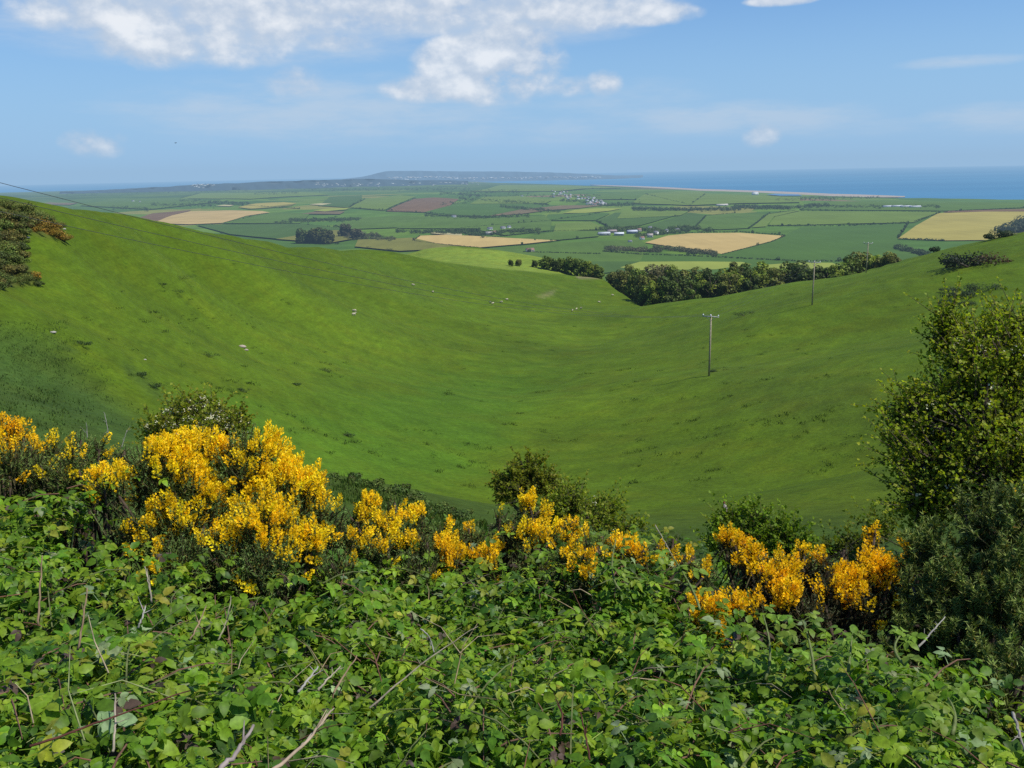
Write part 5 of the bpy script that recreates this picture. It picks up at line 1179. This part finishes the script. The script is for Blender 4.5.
w = bpy.data.worlds.new('World'); bpy.context.scene.world = w; w.use_nodes = True; nt = w.node_tree; nt.nodes.clear(); L = nt.links
outw = N(nt, 'ShaderNodeOutputWorld'); bg = N(nt, 'ShaderNodeBackground'); L.new(bg.outputs[0], outw.inputs[0])
tc = N(nt, 'ShaderNodeTexCoord'); sp = N(nt, 'ShaderNodeSeparateXYZ'); L.new(tc.outputs['Generated'], sp.inputs[0])
zc = math_n(nt, 'MAXIMUM', sp.outputs[2], .02)
cb = N(nt, 'ShaderNodeCombineXYZ'); L.new(sp.outputs[0], cb.inputs[0]); L.new(sp.outputs[1], cb.inputs[1]); L.new(zc, cb.inputs[2])
sky = N(nt, 'ShaderNodeTexSky', sky_type='NISHITA'); sky.sun_disc = False; sky.sun_elevation = R(SUN_EL); sky.sun_rotation = R(SUN_AZ); sky.altitude = 180
sky.air_density = 1.0; sky.dust_density = .6; sky.ozone_density = 1.5
L.new(cb.outputs[0], sky.inputs[0])
SKY = .10
def xyz(v): return N(nt, 'ShaderNodeCombineXYZ')
# sky coordinates: u = azimuth tangent, v = elevation tangent
yy = math_n(nt, 'MAXIMUM', sp.outputs[1], .05)
hyp = math_n(nt, 'SQRT', math_n(nt, 'ADD', math_n(nt, 'MULTIPLY', sp.outputs[0], sp.outputs[0]), math_n(nt, 'MULTIPLY', sp.outputs[1], sp.outputs[1])))
u = math_n(nt, 'ARCTAN2', sp.outputs[0], sp.outputs[1]); v = math_n(nt, 'DIVIDE', sp.outputs[2], math_n(nt, 'MAXIMUM', hyp, .05))
uv = N(nt, 'ShaderNodeCombineXYZ'); L.new(u, uv.inputs[0]); L.new(v, uv.inputs[1])
def noise(scale, sx_, sy_, off, det=7, ro=.6, dist=0):
    mp = N(nt, 'ShaderNodeMapping'); mp.inputs['Scale'].default_value = (sx_, sy_, 1); mp.inputs['Location'].default_value = (off, off * .7, off * .3); L.new(uv.outputs[0], mp.inputs[0])
    nz = N(nt, 'ShaderNodeTexNoise'); nz.inputs['Scale'].default_value = scale; nz.inputs['Detail'].default_value = det; nz.inputs['Roughness'].default_value = ro; nz.inputs['Distortion'].default_value = dist
    L.new(mp.outputs[0], nz.inputs['Vector']); return nz.outputs['Fac']
nC = noise(22, 1, 1.4, 3.1, 9, .55, 0); nW = noise(14, 1, 4.5, 7.7, 7, .6)
mpu = N(nt, 'ShaderNodeMapping'); mpu.inputs['Scale'].default_value = (1, 1.4, 1); mpu.inputs['Location'].default_value = (3.1 + .006, 3.1 * .7 + .014, .93); L.new(uv.outputs[0], mpu.inputs[0])
nzu = N(nt, 'ShaderNodeTexNoise'); nzu.inputs['Scale'].default_value = 22; nzu.inputs['Detail'].default_value = 9; nzu.inputs['Roughness'].default_value = .55; L.new(mpu.outputs[0], nzu.inputs['Vector'])
def ellipse(px, py, rx, ry, amp):
    r = ray(px, py); uu = math.atan2(r[0], r[1]); vv = r[2] / math.hypot(r[0], r[1])
    a = math_n(nt, 'DIVIDE', math_n(nt, 'SUBTRACT', u, uu), rx / F); b_ = math_n(nt, 'DIVIDE', math_n(nt, 'SUBTRACT', v, vv), ry / F)
    d = math_n(nt, 'ADD', math_n(nt, 'MULTIPLY', a, a), math_n(nt, 'MULTIPLY', b_, b_))
    return math_n(nt, 'MULTIPLY', math_n(nt, 'MAXIMUM', math_n(nt, 'SUBTRACT', 1.0, d), 0), amp)
def summ(L_):
    s = None
    for x in L_: s = x if s is None else math_n(nt, 'MAXIMUM', s, x)
    return s
cum = summ([ellipse(*q) for q in [(150,34,62,36,1.0),(100,8,90,30,.8),(235,35,70,38,.62),(490,66,88,44,1.0),(515,48,52,34,1.1),(430,88,60,18,.7),(604,83,24,16,.62),(565,86,44,14,.5),(95,143,36,18,.66),(762,136,24,15,.6),(300,84,46,20,.52),(340,42,50,12,.65),(650,14,60,14,.75),(570,12,130,24,.72),(400,8,220,32,.72),(240,10,170,40,.75),(782,0,40,7,.9)]])
def remap(x, a, b_, c=0.0, d=1.0):
    mr = N(nt, 'ShaderNodeMapRange'); mr.interpolation_type = 'SMOOTHSTEP'
    for nme, vv in (('From Min', a), ('From Max', b_), ('To Min', c), ('To Max', d)): mr.inputs[nme].default_value = vv
    L.new(x, mr.inputs['Value']); return mr.outputs[0]
dens = math_n(nt, 'MULTIPLY', math_n(nt, 'POWER', cum, .6), math_n(nt, 'ADD', math_n(nt, 'MULTIPLY', nC, 1.7), -.05))
m_c = remap(dens, .28, .68)
thin = summ([ellipse(*q) for q in [(330,110,260,46,.8),(740,118,170,22,.9),(960,62,70,8,.8),(1000,118,90,20,.8),(500,130,320,24,.6),(620,105,150,40,.5),(150,108,120,12,.55),(840,128,240,14,.5),(240,14,300,60,1.0),(470,14,260,40,1.0)]])
m_t = remap(math_n(nt, 'MULTIPLY', thin, nW), .10, .52, 0, .58)
bright = remap(math_n(nt, 'ADD', math_n(nt, 'MULTIPLY', dens, nC), math_n(nt, 'MULTIPLY', math_n(nt, 'SUBTRACT', nC, nzu.outputs['Fac']), .55)), .12, .74)
mixc = N(nt, 'ShaderNodeMix', data_type='RGBA'); L.new(bright, mixc.inputs[0]); mixc.inputs[6].default_value = (.54, .62, .74, 1); mixc.inputs[7].default_value = (.93, .94, .96, 1)
skm = N(nt, 'ShaderNodeVectorMath', operation='MULTIPLY'); L.new(sky.outputs[0], skm.inputs[0]); skm.inputs[1].default_value = (SKY * .575, SKY * .90, SKY * 1.30)
hz = N(nt, 'ShaderNodeMix', data_type='RGBA'); L.new(remap(sp.outputs[2], .0, .24, .92, 0), hz.inputs[0]); L.new(skm.outputs[0], hz.inputs[6]); hz.inputs[7].default_value = (.325, .55, .83, 1)
mt = N(nt, 'ShaderNodeMix', data_type='RGBA'); L.new(m_t, mt.inputs[0]); L.new(hz.outputs[2], mt.inputs[6]); mt.inputs[7].default_value = (.60, .68, .78, 1)
mc = N(nt, 'ShaderNodeMix', data_type='RGBA'); L.new(math_n(nt, 'MULTIPLY', m_c, .88), mc.inputs[0]); L.new(mt.outputs[2], mc.inputs[6]); L.new(mixc.outputs[2], mc.inputs[7])
L.new(mc.outputs[2], bg.inputs[0]); bg.inputs[1].default_value = 1.0

sc = bpy.context.scene
sc.view_settings.view_transform = 'Standard'; sc.view_settings.look = 'None'; sc.view_settings.exposure = 0; sc.view_settings.gamma = 1
sc.cycles.use_denoising = False
try: sc.cycles.denoiser = 'OPENIMAGEDENOISE'
except Exception: pass
sc.cycles.max_bounces = 6; sc.cycles.diffuse_bounces = 3; sc.cycles.glossy_bounces = 2; sc.cycles.transmission_bounces = 4; sc.cycles.transparent_max_bounces = 4
sc.cycles.sample_clamp_indirect = 4
